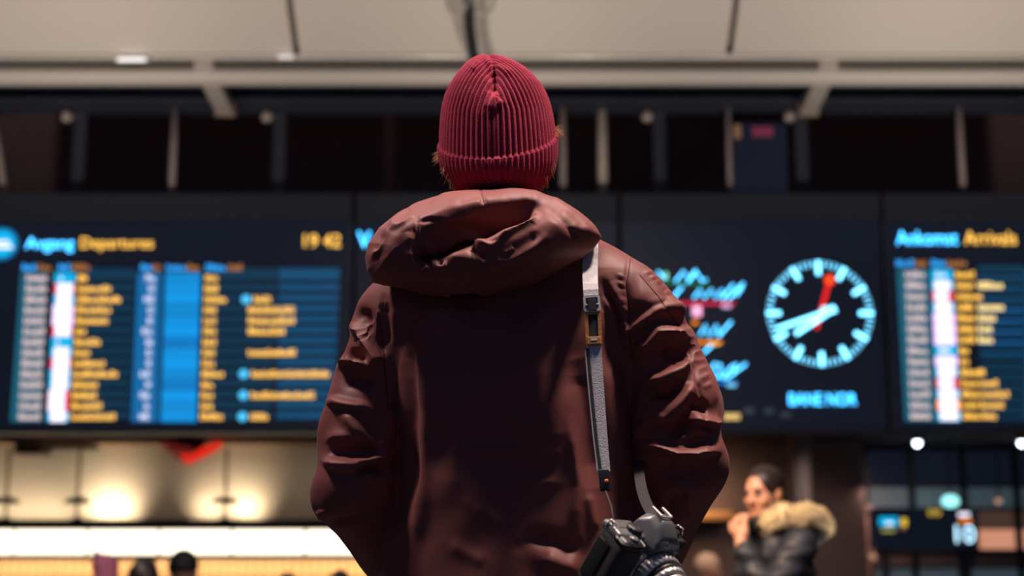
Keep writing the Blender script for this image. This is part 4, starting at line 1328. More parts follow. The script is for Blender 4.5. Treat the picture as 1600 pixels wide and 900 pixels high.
# orientation: u to the grip's far side, v up, w out of the lens, as seen from behind the man
ph_ = math.radians(16.2); ps_ = math.radians(42.2)
up2 = Vector((0.448, 0.894, 0)); ri2 = Vector((0.894, -0.448, 0)); tow = Vector((0, 0, 1))
v_ = up2 * math.cos(ph_) + tow * math.sin(ph_)
w0 = -up2 * math.sin(ph_) + tow * math.cos(ph_)
w_ = w0 * math.cos(ps_) + ri2 * math.sin(ps_)
u_ = ri2 * math.cos(ps_) - w0 * math.sin(ps_)
Rc = np.array([[1, 0, 0], [0, cp, sp], [0, -sp, cp]])     # view axes to world
ex = Vector((1, 0, 0)); ey = Vector((0, -sp, cp)); ez = Vector((0, -cp, -sp))
def w3(a): return ex * a.x + ey * a.y + ez * a.z
U_, V_, W_ = w3(u_), w3(v_), w3(w_)
Oc = Vector(P(1000, 864, 2.40))
MC = Matrix(((U_.x * S, V_.x * S, W_.x * S, Oc.x), (U_.y * S, V_.y * S, W_.y * S, Oc.y), (U_.z * S, V_.z * S, W_.z * S, Oc.z), (0, 0, 0, 1)))
slr = thing('photo_camera', 'black camera with silver lens hanging from grey strap on his back', 'camera', tuple(Oc))
m_blk = mat('camera_black', (0.030, 0.031, 0.033), 0.38, spec=0.5, bump=(500, 0.15, 0.001))
m_top = mat('camera_top_plate', (0.17, 0.18, 0.185), 0.3, spec=0.8)
m_rub = mat('camera_rubber', (0.045, 0.045, 0.047), 0.6, bump=(650, 0.9, 0.002))
m_sil = mat('lens_silver', (0.85, 0.81, 0.77), 0.32, metal=0.55)
m_sil2 = mat('lens_knurl_silver', (0.75, 0.72, 0.70), 0.35, metal=0.55)
m_txt = mat('white_print', (0.85, 0.85, 0.83), 0.5)
MB().box((-0.072, -0.052, -0.018), (0.054, 0.032, 0.020), 0.007, MC, 3).build('body', m_blk, slr, True)
g = MB()
g.box((-0.084, -0.054, -0.016), (-0.040, 0.034, 0.040), 0.0135, MC, 4)
grip = g.build('grip', m_rub, slr, True)
MB().box((-0.0855, -0.04, -0.008), (-0.0835, 0.020, 0.016), 0.002, MC).build('card_door', m_blk, grip, True)
tp = MB()
tp.box((-0.083, 0.028, -0.018), (-0.030, 0.041, 0.022), 0.006, MC, 3)
top = tp.build('top_plate', m_top, slr, True)
MB().box((0.022, 0.028, -0.018), (0.056, 0.036, 0.020), 0.005, MC, 3).build('top_plate', m_blk, slr, True)
MB().box((-0.084, 0.029, 0.012), (-0.044, 0.039, 0.040), 0.009, MC, 3).build('shutter_housing', m_blk, top, True)
def lat(prof, m4, n=28, name='dial', m=m_blk, par=slr, kn=None):
    return MB().lathe(prof, n, m4, kn).build(name, m, par, True)
AX = MC @ Matrix.Rotation(-math.pi / 2, 4, 'X')    # local z to camera v
lat([(0.007, 0), (0.007, 0.003), (0.005, 0.0045)], MC @ Matrix.Translation((-0.060, 0.038, 0.027)) @ Matrix.Rotation(-math.pi / 2, 4, 'X'), name='shutter_button', m=m_top)
lat([(0.011, 0), (0.011, 0.008), (0.0095, 0.009)], MC @ Matrix.Translation((-0.046, 0.038, 0.008)) @ Matrix.Rotation(-math.pi / 2, 4, 'X'), 40, 'control_dial', kn=(0, 1, 0.0007, 2))
lat([(0.010, 0), (0.010, 0.006), (0.009, 0.007)], MC @ Matrix.Translation((0.040, 0.035, 0.0)) @ Matrix.Rotation(-math.pi / 2, 4, 'X'), 40, 'mode_dial', kn=(0, 1, 0.0007, 2))
MB().box((-0.070, 0.0405, -0.012), (-0.048, 0.0418, 0.004), 0.001, MC).build('top_display', mat('lcd_grey', (0.16, 0.17, 0.16), 0.2), top)
# prism hump
hb_ = MB()
prof_h = [(-0.018, 0.030, 0.029), (-0.016, 0.055, 0.022), (0.000, 0.066, 0.019), (0.018, 0.064, 0.019), (0.034, 0.050, 0.023), (0.040, 0.034, 0.026), (0.034, 0.024, 0.027)]
Vh = []
for (w, v, hw) in prof_h:
    for s in (-1.0, -0.55, 0.55, 1.0):
        vv = v - (0.010 if abs(s) == 1 else 0) * (1 if v > 0.04 else 0.3)
        Vh.append(MC @ Vector((s * hw, vv, w)))
for (w, v, hw) in ((-0.018, 0.020, 0.030), (0.034, 0.015, 0.028)):
    for s in (-1.0, 1.0): Vh.append(MC @ Vector((s * hw, v, w)))
n = len(prof_h); Fh = []
for i in range(n - 1):
    for k in range(3): Fh.append((i * 4 + k, i * 4 + k + 1, i * 4 + 5 + k, i * 4 + 4 + k))
b0 = n * 4
Fh += [(b0,) + tuple(i * 4 for i in range(n)) + (b0 + 2,), tuple([b0 + 3] + [i * 4 + 3 for i in range(n - 1, -1, -1)] + [b0 + 1]), (b0, b0 + 1, 3, 2, 1, 0), (b0 + 2, 24, 25, 26, 27, b0 + 3)]
hump = hb_.add(Vh, Fh).build('prism_housing', m_top, slr)
bv = hump.modifiers.new('b', 'BEVEL'); bv.width = 0.004; bv.segments = 3; bv.limit_method = 'ANGLE'; bv.angle_limit = 0.3
hump.data.polygons.foreach_set('use_smooth', [True] * len(hump.data.polygons))
rl = MB()
for s in (-1, 1): rl.box((s * 0.0095 - 0.002, 0.066, -0.012), (s * 0.0095 + 0.002, 0.0695, 0.010), 0.0008, MC)
rl.box((-0.011, 0.066, 0.009), (0.011, 0.0688, 0.011), 0.0008, MC)
rl.build('hot_shoe', m_sil, hump)
def decal(body, c, w, h, name, m, par, tiltv):
    cu = bpy.data.curves.new('lettering', 'FONT'); cu.body = body; cu.size = 1; cu.offset = 0.012; cu.extrude = 0.0; cu.resolution_u = 3
    o = bpy.data.objects.new('lettering', cu); COL.objects.link(o)
    me = bpy.data.meshes.new_from_object(o.evaluated_get(bpy.context.evaluated_depsgraph_get()))
    v = np.array([q.co[:] for q in me.vertices]); f = [tuple(p.vertices) for p in me.polygons]
    bpy.data.objects.remove(o); bpy.data.curves.remove(cu); bpy.data.meshes.remove(me)
    lo, hi = v.min(0), v.max(0)
    VV = [MC @ Vector((c[0] + ((p[0] - lo[0]) / (hi[0] - lo[0]) - .5) * w, c[1] + ((p[1] - lo[1]) / (hi[1] - lo[1]) - .5) * h * tiltv[0], c[2] + ((p[1] - lo[1]) / (hi[1] - lo[1]) - .5) * h * tiltv[1])) for p in v]
    return put(name, VV, f, m, par)
decal('Canon', (0.0, 0.0430, 0.0408), 0.030, 0.0095, 'maker_lettering', m_txt, hump, (0.93, -0.35))
# lens
ML = MC @ Matrix.Translation((0.0, -0.006, 0.018))
lens = MB().lathe([(0.034, 0.0), (0.034, 0.006), (0.0325, 0.008), (0.0315, 0.030), (0.030, 0.032)], 48, ML).build('lens', m_blk, slr, True)
lat([(0.0355, 0.006), (0.0365, 0.007), (0.0365, 0.014), (0.035, 0.015), (0.0330, 0.0152)], ML, 96, 'mount_ring', m_sil, lens, (1, 2, 0.0006, 2))
lat([(0.0335, 0.017), (0.0345, 0.018), (0.0345, 0.034), (0.0335, 0.035), (0.030, 0.0352)], ML, 120, 'focus_ring', m_sil2, lens, (1, 2, 0.0014, 2))
lat([(0.0315, 0.035), (0.0315, 0.042), (0.0300, 0.043)], ML, 48, 'distance_ring', m_blk, lens)
lat([(0.0295, 0.043), (0.0305, 0.044), (0.0305, 0.051), (0.0295, 0.052), (0.0270, 0.052)], ML, 96, 'aperture_ring', m_sil, lens, (1, 2, 0.0010, 2))
lat([(0.0265, 0.052), (0.0270, 0.060), (0.0255, 0.061), (0.0235, 0.060), (0.0225, 0.055), (0.001, 0.054)], ML, 48, 'front_rim', m_sil, lens)
lat([(0.0225, 0.0552), (0.018, 0.058), (0.010, 0.0600), (0.001, 0.0605)], ML, 32, 'front_glass', mat('coated_glass', (0.01, 0.012, 0.02), 0.04, spec=1.0), lens)
# strap lugs
for sx, nm in ((-0.080, 'strap_lug'), (0.052, 'strap_lug')):
    MB().tube([MC @ Vector((sx - .004, 0.036, z)) for z in (-0.007,)] + [MC @ Vector((sx, 0.046, -0.006)), MC @ Vector((sx, 0.047, 0.004)), MC @ Vector((sx + .002, 0.038, 0.007))], 0.0016, 8).build(nm, m_sil, slr, True)
lug = MC @ Vector((-0.080, 0.045, 0.0)); lug2 = MC @ Vector((0.052, 0.045, 0.0))

# shoulder strap
m_strap = mat('grey_webbing', (0.72, 0.72, 0.76), 0.7, bump=(420, 0.6, 0.0015), vary=(260, 0.35), sheen=(0.3, 0.4, (1, 1, 1)))
m_strap_d = mat('dark_webbing', (0.03, 0.03, 0.035), 0.7)
m_edge = mat('white_piping', (0.72, 0.72, 0.74), 0.6)
m_white = mat('white_metal', (0.93, 0.93, 0.92), 0.3)
m_tan = mat('tan_leather', (0.62, 0.27, 0.07), 0.55, bump=(200, 0.3), vary=(70, 0.2))
ENDP = Vector(P(945, 745, 2.435))
def strap_pt(px, py, off):
    s = surf(px, py, off, (0,))
    t = min(max((py - 400) / 345.0, 0), 1.2)
    yline = 2.53 * (1 - t) + ENDP.y * t if py > 430 else 9
    if s is None or s.y > yline: return Vector(P(px, py, min(yline, 2.6)))
    return s
def ribbon(cl, wpx, name, m, off=0.006, th=0.0022, par=slr):
    pts = [strap_pt(a, b, off) for a, b in cl]
    for _ in range(3):
        pts = [pts[0]] + [(pts[i - 1] + pts[i] * 2 + pts[i + 1]) / 4 for i in range(1, len(pts) - 1)] + [pts[-1]]
    V, F = [], []
    for i, p in enumerate(pts):
        d = (pts[min(i + 1, len(pts) - 1)] - pts[max(i - 1, 0)]).normalized()
        toc = (Vector((0, 0, CAMZ)) - p).normalized()
        s = d.cross(toc).normalized(); n = s.cross(d).normalized()
        if n.dot(toc) < 0: n = -n
        w = (wpx if not isinstance(wpx, list) else wpx[0] + (wpx[1] - wpx[0]) * i / (len(pts) - 1)) * p.y / FPX / 2
        V += [p + s * w, p - s * w, p - s * w - n * th, p + s * w - n * th]
    for i in range(len(pts) - 1):
        a = i * 4
        for k in range(4): F.append((a + k, a + (k + 1) % 4, a + 4 + (k + 1) % 4, a + 4 + k))
    F += [(3, 2, 1, 0), tuple(len(V) - 4 + k for k in range(4))]
    return MB().add(V, F).build(name, m, par)
def line(pts, n=40):
    L = [0.0]
    for i in range(1, len(pts)): L.append(L[-1] + math.hypot(pts[i][0] - pts[i - 1][0], pts[i][1] - pts[i - 1][1]))
    s = np.linspace(0, L[-1], n)
    return list(zip(np.interp(s, L, [p[0] for p in pts]), np.interp(s, L, [p[1] for p in pts])))
strap = ribbon(line([(922, 367), (923, 378), (922, 410), (922, 440), (924, 465), (926, 500), (928, 540), (932, 600), (938, 680), (943, 737)]), [25, 21], 'strap', m_strap, 0.007)
ribbon(line([(917, 544), (923, 610), (931, 690), (937, 735)]), 7, 'strap_underlayer', m_strap_d, 0.004, par=strap)
ribbon(line([(914.5, 546), (920, 610), (928, 690), (934, 735)]), 1.8, 'strap_edge', m_edge, 0.005, par=strap)
# buckle, leather tab
def frame_at(px0, py0, px1, py1, off):
    a, b = strap_pt(px0, py0, off), strap_pt(px1, py1, off)
    y = (a - b).normalized(); toc = (Vector((0, 0, CAMZ)) - a).normalized()
    x = y.cross(toc).normalized(); z = x.cross(y)
    c = (a + b) / 2
    return Matrix(((x.x, y.x, z.x, c.x), (x.y, y.y, z.y, c.y), (x.z, y.z, z.z, c.z), (0, 0, 0, 1))), (a - b).length
px_m = 2.5 / FPX
def ring_plate(w, h, t, d, m4, r=0.006):
    """flat frame with a rectangular window"""
    mb2 = MB()
    def rr(w, h, r, n=5):
        out = []
        for cx_, cy_, a0 in ((w - r, h - r, 0), (-w + r, h - r, 90), (-w + r, -h + r, 180), (w - r, -h + r, 270)):
            for k in range(n + 1):
                a = math.radians(a0 + 90 * k / n); out.append((cx_ + r * math.cos(a), cy_ + r * math.sin(a)))
        return out
    o, i_ = rr(w, h, r), rr(w - t, h - t, max(r - t, 0.001))
    n = len(o); V = []
    for z in (0, d):
        V += [m4 @ Vector((x, y, z)) for x, y in o] + [m4 @ Vector((x, y, z)) for x, y in i_]
    F = []
    for k in range(n):
        j = (k + 1) % n
        F += [(2 * n + k, 2 * n + j, 3 * n + j, 3 * n + k), (k, n + k, n + j, j), (k, j, 2 * n + j, 2 * n + k), (n + j, n + k, 3 * n + k, 3 * n + j)]
    return mb2.add(V, F)
m4, L = frame_at(924, 462, 926, 488, 0.011)
bk = ring_plate(13.5 * px_m, 14 * px_m, 4.0 * px_m, 0.004, m4, 0.005).build('buckle', m_white, strap)
MB().box((-8 * px_m, -10 * px_m, -0.001), (8 * px_m, 10 * px_m, 0.002), 0.001, m4).build('buckle_gap', m_strap_d, bk)
MB().box((-11 * px_m, -4 * px_m, 0.001), (11 * px_m, -1 * px_m, 0.005), 0.001, m4).build('buckle_bar', m_white, bk)
MB().box((-7 * px_m, -13 * px_m, 0.002), (7 * px_m, 7 * px_m, 0.0055), 0.001, m4).build('black_loop', m_strap_d, bk)
m4, L = frame_at(926, 486, 928.5, 542, 0.010)
tab = ring_plate(13 * px_m, 29 * px_m, 5.5 * px_m, 0.003, m4, 0.005).build('leather_tab', m_tan, strap)
MB().box((-7.5 * px_m, -23 * px_m, -0.001), (7.5 * px_m, 30 * px_m, 0.0015), 0.0, m4).build('black_loop', m_strap_d, tab)
MB().box((-11 * px_m, -27.5 * px_m, 0.0), (11 * px_m, -14 * px_m, 0.0042), 0.0015, m4).build('tab_end', m_tan, tab)
MB().box((-5 * px_m, -21 * px_m, 0.004), (5 * px_m, -18 * px_m, 0.0048), 0.0, m4).build('metal_stud', m_white, tab)
# black end piece with orange dot, thin cord to the lug
m4, L = frame_at(943, 733, 946, 768, 0.004)
ec = MB().box((-8 * px_m, -17 * px_m, -0.004), (8 * px_m, 17 * px_m, 0.004), 0.003, m4, 3, None).build('end_clip', mat('clip_black', (0.02, 0.02, 0.022), 0.35), strap, True)
MB().lathe([(3.2 * px_m, 0.004), (3.2 * px_m, 0.006), (1.5 * px_m, 0.0065)], 14, m4 @ Matrix.Translation((3 * px_m, -3 * px_m, 0))).build('orange_dot', mat('orange_plastic', (0.9, 0.16, 0.03), 0.4, emit=None), ec, True)
cb = m4 @ Vector((0, -16 * px_m, 0))
MB().tube([cb, (cb + lug) / 2 + Vector((0.003, 0, 0)), lug], 0.0016, 6).build('cord', m_strap_d, strap, True)
# far end of the strap going to the other lug in front of his hip
a = Vector(P(998, 705, 2.66)); b_ = lug2
V, F = [], []
mid_ = Vector(P(1012, 790, 2.475))
for i in range(17):
    t = i / 16; p = a * (1 - t) ** 2 + (mid_ * 2 - (a + b_) / 2) * 2 * t * (1 - t) + b_ * t * t
    w_2 = Vector((0.009, 0, 0.003)); V += [p + w_2, p - w_2]
for i in range(16): F.append((2 * i, 2 * i + 1, 2 * i + 3, 2 * i + 2))
MB().add(V, F).build('strap_far_end', mat('charcoal_webbing', (0.045, 0.043, 0.047), 0.7, bump=(420, 0.5)), strap)

# stitched seams of the jacket: thin dark piping on the cloth
def seam(pts, n, par, use, r=0.0011):
    L = line(pts, n); out = []
    for x, y in L:
        q_ = surf(x, y, 0.0002, use)
        if q_ is not None and (not out or (q_ - out[-1]).length < 0.03): out.append(q_)
    if len(out) > 2: MB().tube(out, r, 6).build('seam', m_seam, par, True)
seam([(1000, 430), (1030, 465), (1060, 510), (1082, 560), (1095, 620), (1108, 680), (1116, 715)], 70, jacket, (0,))
seam([(986, 398), (980, 440), (984, 500), (986, 560)], 40, jacket, (0,))
seam([(553, 533), (560, 526), (572, 521), (578, 508)], 12, jacket, (0,))
seam([(598, 470), (594, 500), (600, 560), (606, 640)], 40, jacket, (0,))
seam([(648, 328), (652, 345), (655, 364)], 14, hood, (1,), 0.0008)
seam([(750, 292), (754, 306), (758, 320)], 12, hood, (1,), 0.0008)
# ------------------------------------------------------------------ the woman beside the shop front
WY = 6.5
wx = P(1205, 850, WY)[0]
woman = thing('person', 'woman in dark coat with tan fur hood, hand raised to her mouth', 'person', (wx, WY, 0.0))
RW = rotz(math.radians(-64))
Tw = np.array([wx, WY, 0.0])
m_coat = mat('navy_coat', (0.028, 0.033, 0.045), 0.5, spec=0.5, bump=(90, 0.3, 0.004))
m_skin_w = mat('skin_warm', (0.72, 0.36, 0.23), 0.45, bump=(80, 0.1))
m_hair_d = mat('dark_brown_hair', (0.028, 0.018, 0.016), 0.38, spec=0.6, bump=(140, 0.4, 0.002))
m_fur = mat('tan_fur', (0.95, 0.70, 0.42), 0.7, vary=(30, 0.3))
m_scarf = mat('black_scarf', (0.012, 0.012, 0.016), 0.9)
HW = np.array([0.0, -0.035, 1.585]); RH = rotz(math.radians(20)) @ np.array([[1, 0, 0], [0, math.cos(0.12), -math.sin(0.12)], [0, math.sin(0.12), math.cos(0.12)]])
def wput(name, f, lo, hi, h, m, parent=woman):
    V, F = sdf_mesh(f, lo, hi, h)
    if name == 'hair': V, F = largest(V, F)
    return put(name, V @ RW.T + Tw, F, m, parent, True)
# left arm raised to the mouth
WSH, WEL, WWR = (0.185, 0.02, 1.36), (0.20, -0.16, 1.14), (0.09, -0.225, 1.36)
hy = np.array([-0.25, 0.16, 0.95]); hy /= np.linalg.norm(hy)
hz_ = np.array([0.35, -0.90, 0.25]); hx_ = np.cross(hy, hz_); hx_ /= np.linalg.norm(hx_); hz_ = np.cross(hx_, hy)
def hand_frame(y, z):
    y = np.array(y, float); y /= np.linalg.norm(y); z = np.array(z, float)
    x = np.cross(y, z); x /= np.linalg.norm(x); z = np.cross(x, y)
    return np.stack([x, y, z], 1)
def wbody(p):
    d = head_sdf(p, HW, RH, 0.99)
    d = smin(d, cap(p, (0, 0.0, 1.50), (0, 0.03, 1.36), 0.046, 0.055), 0.02)
    d = smin(d, chain(p, [(-0.13, 0.02, 1.34), (0, 0.02, 1.36), (0.13, 0.02, 1.34)], [0.06, 0.08, 0.06], 0.05), 0.05)
    d = smin(d, cap(p, (0, 0.0, 1.25), (0, 0.02, 1.0), 0.10, 0.105), 0.1)
    d = smin(d, chain(p, [WSH, WEL, WWR], [0.045, 0.038, 0.028], 0.02), 0.04)
    d = smin(d, chain(p, [(-0.185, 0.02, 1.36), (-0.22, 0.03, 1.10), (-0.20, -0.08, 0.88)], [0.045, 0.038, 0.028], 0.02), 0.04)
    for s in (-1, 1):
        d = smin(d, chain(p, [(0.085 * s, 0.02, 0.92), (0.09 * s, 0.0, 0.49), (0.085 * s, 0.03, 0.08)], [0.09, 0.055, 0.038], 0.02), 0.05)
        d = smin(d, cap(p, (0.085 * s, 0.02, 0.05), (0.095 * s, -0.13, 0.035), 0.036, 0.03), 0.03)
    d = finger_prims(p, np.array(WWR) + hy * 0.025, np.stack([hx_, hy, hz_], 1), d, 0.75, -1)
    d = finger_prims(p, np.array([-0.20, -0.085, 0.86]), hand_frame((0.02, -0.35, -0.93), (-0.95, -0.3, 0.1)), d, 0.4, 1)
    return d
wput('body', wbody, (-0.34, -0.36, 0.0), (0.34, 0.22, 1.74), 0.007, m_skin_w)
def wcoat(p):
    z = p[:, 2]
    a = np.interp(z, [0.62, 0.9, 1.1, 1.3, 1.42], [0.235, 0.225, 0.20, 0.215, 0.13]); b = np.interp(z, [0.62, 0.9, 1.1, 1.3, 1.42], [0.185, 0.175, 0.15, 0.145, 0.10])
    k = np.sqrt((p[:, 0] / a) ** 2 + ((p[:, 1] - 0.02) / b) ** 2)
    d = smax((k - 1) * np.minimum(a, b), np.maximum(z - 1.43, 0.62 - z), 0.03)
    d = smin(d, chain(p, [WSH, WEL, np.array(WWR) * 0.85 + np.array(WEL) * 0.15], [0.075, 0.065, 0.05], 0.02), 0.03)
    d = smin(d, chain(p, [(-0.185, 0.02, 1.36), (-0.23, 0.03, 1.10), (-0.21, -0.06, 0.91)], [0.075, 0.064, 0.05], 0.02), 0.03)
    d = d + 0.006 * np.sin(z * 70) * (p[:, 2] < 1.36)
    return d
coat = wput('coat', wcoat, (-0.34, -0.34, 0.58), (0.34, 0.26, 1.48), 0.01, m_coat)
def wtrous(p):
    d = None
    for s in (-1, 1):
        c = chain(p, [(0.085 * s, 0.02, 0.92), (0.09 * s, 0.0, 0.49), (0.085 * s, 0.03, 0.08)], [0.105, 0.075, 0.06], 0.02)
        d = c if d is None else smin(d, c, 0.02)
    return d
wput('trousers', wtrous, (-0.24, -0.15, 0.0), (0.24, 0.17, 1.05), 0.012, m_denim)
for s in (-1, 1):
    wput('boot', lambda p, s=s: smax(smin(chain(p, [(0.085 * s, 0.045, 0.05), (0.095 * s, -0.14, 0.04)], [0.048, 0.042], 0.02), cap(p, (0.085 * s, 0.03, 0.06), (0.085 * s, 0.03, 0.2), 0.052), 0.03), 0.002 - p[:, 2], 0.008), (0.085 * s - 0.09, -0.22, -0.02), (0.085 * s + 0.09, 0.12, 0.28), 0.009, m_leather_b)
def scarf(p):
    q = p - np.array([0, 0.005, 1.445], np.float32)
    r = np.sqrt(q[:, 0] ** 2 + (q[:, 1] * 0.92) ** 2)
    return np.sqrt((r - 0.078) ** 2 + (q[:, 2] * 0.75) ** 2) - 0.040
wput('scarf', scarf, (-0.16, -0.16, 1.36), (0.16, 0.16, 1.53), 0.008, m_scarf)
def whair(p):
    q = (p - HW.astype(np.float32)) @ RH.astype(np.float32)
    d = ell(q, (0, 0.020, 0.033), (0.083, 0.102, 0.093))
    face = ell(q, (0, -0.110, -0.02), (0.068, 0.075, 0.118))
    d = smax(d, -face, 0.012)
    d = smax(d, -(q[:, 2] + 0.055 + 0.35 * np.minimum(q[:, 1], 0.0)), 0.02)
    d = smax(d, -ell(q, (0.078, 0.012, -0.010), (0.02, 0.020, 0.028)), 0.006)
    d = smin(d, chain(q, [(0, 0.09, -0.01), (0, 0.115, -0.05), (0, 0.10, -0.12)], [0.045, 0.04, 0.03], 0.02), 0.03)
    return d
wput('hair', whair, (-0.14, -0.18, 1.40), (0.14, 0.14, 1.74), 0.006, m_hair_d)
m_eye = mat('eye_white', (0.32, 0.28, 0.26), 0.35); m_iris = mat('dark_iris', (0.02, 0.012, 0.01), 0.1)
for x in (-0.031, 0.031):
    def wp(a): return (np.asarray(a) @ RH.T + HW) @ RW.T + Tw
    pr_e = []
    c0 = np.array([x * .99, -0.0845, 0.003])
    e = MB().lathe([(0.0005, -0.0115), (0.006, -0.0098), (0.0098, -0.006), (0.0115, 0), (0.0098, 0.006), (0.006, 0.0098), (0.0005, 0.0115)], 14)
    V = [wp(np.array([v[0], -v[2], v[1]]) + c0) for v in e.V]
    eo = put('eye', V, e.F, m_eye, woman, True)
    e2 = MB().lathe([(0.0082, 0.0080), (0.0068, 0.0101), (0.0045, 0.0115), (0.0005, 0.0122)], 12)
    put('iris', [wp(np.array([v[0], -v[2], v[1]]) + c0) for v in e2.V], e2.F, m_iris, eo, True)
    br = MB().tube([wp((x * 1.45, -0.083, 0.020)), wp((x * 1.0, -0.0945, 0.028)), wp((x * 0.5, -0.0965, 0.023))], [0.0022, 0.004, 0.003], 6)
    br.build('eyebrow', m_hair_d, woman, True)
lp = MB().tube([wp((-0.021, -0.084, -0.0625)), wp((-0.008, -0.0925, -0.0595)), wp((0, -0.0935, -0.0610)), wp((0.008, -0.0925, -0.0595)), wp((0.021, -0.084, -0.0625))], [0.002, 0.0045, 0.0045, 0.0045, 0.002], 8)
lp.build('lips', mat('lip_red', (0.5, 0.13, 0.11), 0.4), woman, True)
# hood thrown back with its fur edge
fp_ = [P(1193, 822, 6.42), P(1205, 811, 6.36), P(1222, 802, 6.34), P(1242, 806, 6.36), P(1260, 801, 6.45), P(1277, 808, 6.52), P(1288, 820, 6.58), P(1280, 828, 6.70), P(1250, 814, 6.76), P(1215, 810, 6.72)]
fr = [0.022, 0.030, 0.035, 0.034, 0.038, 0.036, 0.030, 0.026, 0.028, 0.026]
def furs(p): return chain(p, fp_, fr, 0.02)
lo = np.min(fp_, 0) - 0.07; hi = np.max(fp_, 0) + 0.07
V, F = sdf_mesh(furs, lo, hi, 0.011)
def hoodw(p): return smin(chain(p, [P(1205, 812, 6.5), P(1245, 818, 6.55), P(1275, 822, 6.60)], [0.05, 0.075, 0.06], 0.04), cap(p, P(1240, 832, 6.5), P(1270, 834, 6.6), 0.055), 0.04)
Vh_, Fh_ = sdf_mesh(hoodw, np.array(P(1205, 812, 6.5)) - 0.2, np.array(P(1275, 822, 6.6)) + 0.2, 0.012)
whd = put('hood', Vh_, Fh_, m_coat, coat, True)
fur = put('fur_trim', V, F, m_fur, coat, True)
fr_ = random.Random(21); N_ = vnormals(V, F)
fm = MB()
for i in range(2600):
    k = fr_.randrange(len(V)); p = V[k] + N_[k] * 0.002
    d = N_[k] + np.array([fr_.uniform(-.7, .7), fr_.uniform(-.7, .7), fr_.uniform(-.9, .5)]); d /= np.linalg.norm(d)
    L = fr_.uniform(0.012, 0.030); s = np.cross(d, (0.2, 1, 0.1)); s = s / np.linalg.norm(s) * 0.0022
    b = p + d * L + np.array([0, 0, -0.3 * L])
    fm.add([p - s, p + s, b], [(0, 1, 2)])
fo = fm.build('fur_strands', m_fur, fur); fo['kind'] = 'stuff'
light('face_fill', 'SPOT', (-0.7, 4.7, 3.4), (wx - .05, WY, 1.5), 520, (1.0, 0.66, 0.42), spot_size=math.radians(26), spot_blend=0.8, shadow_soft_size=0.12)  # spot added to light the woman's face, no source stands there

# ------------------------------------------------------------------ bystanders in front of the kiosk, seen from behind
def sb(p):
    d = head_sdf(p, (0, -0.01, 1.615), np.eye(3))
    d = smin(d, cap(p, (0, 0.02, 1.52), (0, 0.03, 1.40), 0.05, 0.058), 0.02)
    d = smin(d, chain(p, [(-0.15, 0.02, 1.38), (0, 0.02, 1.40), (0.15, 0.02, 1.38)], [0.06, 0.08, 0.06], 0.05), 0.05)
    d = smin(d, cap(p, (0, 0, 1.28), (0, 0.02, 1.0), 0.105, 0.11), 0.1)
    for s in (-1, 1):
        d = smin(d, chain(p, [(0.18 * s, 0.02, 1.39), (0.225 * s, 0.03, 1.11), (0.225 * s, -0.06, 0.87)], [0.045, 0.04, 0.029], 0.02), 0.04)
        d = smin(d, chain(p, [(0.085 * s, 0.02, 0.94), (0.09 * s, 0.0, 0.50), (0.085 * s, 0.03, 0.08)], [0.09, 0.056, 0.04], 0.02), 0.05)
        d = smin(d, cap(p, (0.085 * s, 0.02, 0.05), (0.095 * s, -0.14, 0.035), 0.036, 0.03), 0.03)
        d = finger_prims(p, np.array([0.225 * s, -0.07, 0.845]), hand_frame((0, -0.28, -0.96), (s * 0.95, -0.3, 0.1)), d, 0.4, s)
    return d
BV, BF = sdf_mesh(sb, (-0.33, -0.3, 0.0), (0.33, 0.2, 1.76), 0.009)
def sc_(p):
    z = p[:, 2]
    a = np.interp(z, [0.75, 0.95, 1.15, 1.35, 1.46], [0.22, 0.205, 0.19, 0.205, 0.11]); b = np.interp(z, [0.75, 0.95, 1.15, 1.35, 1.46], [0.165, 0.155, 0.145, 0.14, 0.09])
    k = np.sqrt((p[:, 0] / a) ** 2 + ((p[:, 1] - 0.02) / b) ** 2)
    d = smax((k - 1) * np.minimum(a, b), np.maximum(z - 1.47, 0.75 - z), 0.03)
    for s in (-1, 1):
        d = smin(d, chain(p, [(0.18 * s, 0.02, 1.39), (0.23 * s, 0.03, 1.11), (0.23 * s, -0.05, 0.90)], [0.07, 0.062, 0.048], 0.02), 0.03)
    return d
CV, CF = sdf_mesh(sc_, (-0.33, -0.2, 0.7), (0.33, 0.22, 1.52), 0.012)
TV, TF = sdf_mesh(wtrous, (-0.24, -0.15, 0.0), (0.24, 0.17, 1.05), 0.012)
SV, SF = sdf_mesh(lambda p: smax(smin(chain(p, [(0, 0.045, 0.05), (0.01, -0.14, 0.04)], [0.048, 0.042], 0.02), cap(p, (0, 0.03, 0.06), (0, 0.03, 0.12), 0.05), 0.03), 0.002 - p[:, 2], 0.008), (-0.09, -0.22, -0.02), (0.09, 0.12, 0.2), 0.01)
HS = np.array([0, -0.01, 1.615])
def h_short(p):
    q = p - HS.astype(np.float32)
    d = ell(q, (0, 0.018, 0.036), (0.081, 0.102, 0.092)); d = smax(d, -ell(q, (0, -0.10, -0.02), (0.07, 0.07, 0.11)), 0.012)
    return smax(d, -(q[:, 2] + 0.03), 0.02)
def h_long(p):
    q = p - HS.astype(np.float32)
    d = ell(q, (0, 0.02, 0.033), (0.088, 0.106, 0.094)); d = smin(d, chain(q, [(-0.03, 0.05, -0.02), (-0.03, 0.075, -0.16)], [0.075, 0.06]), 0.05); d = smin(d, cap(q, (0.03, 0.05, -0.02), (0.03, 0.075, -0.16), 0.075, 0.06), 0.05)
    return smax(d, -ell(q, (0, -0.10, -0.03), (0.068, 0.08, 0.12)), 0.012)
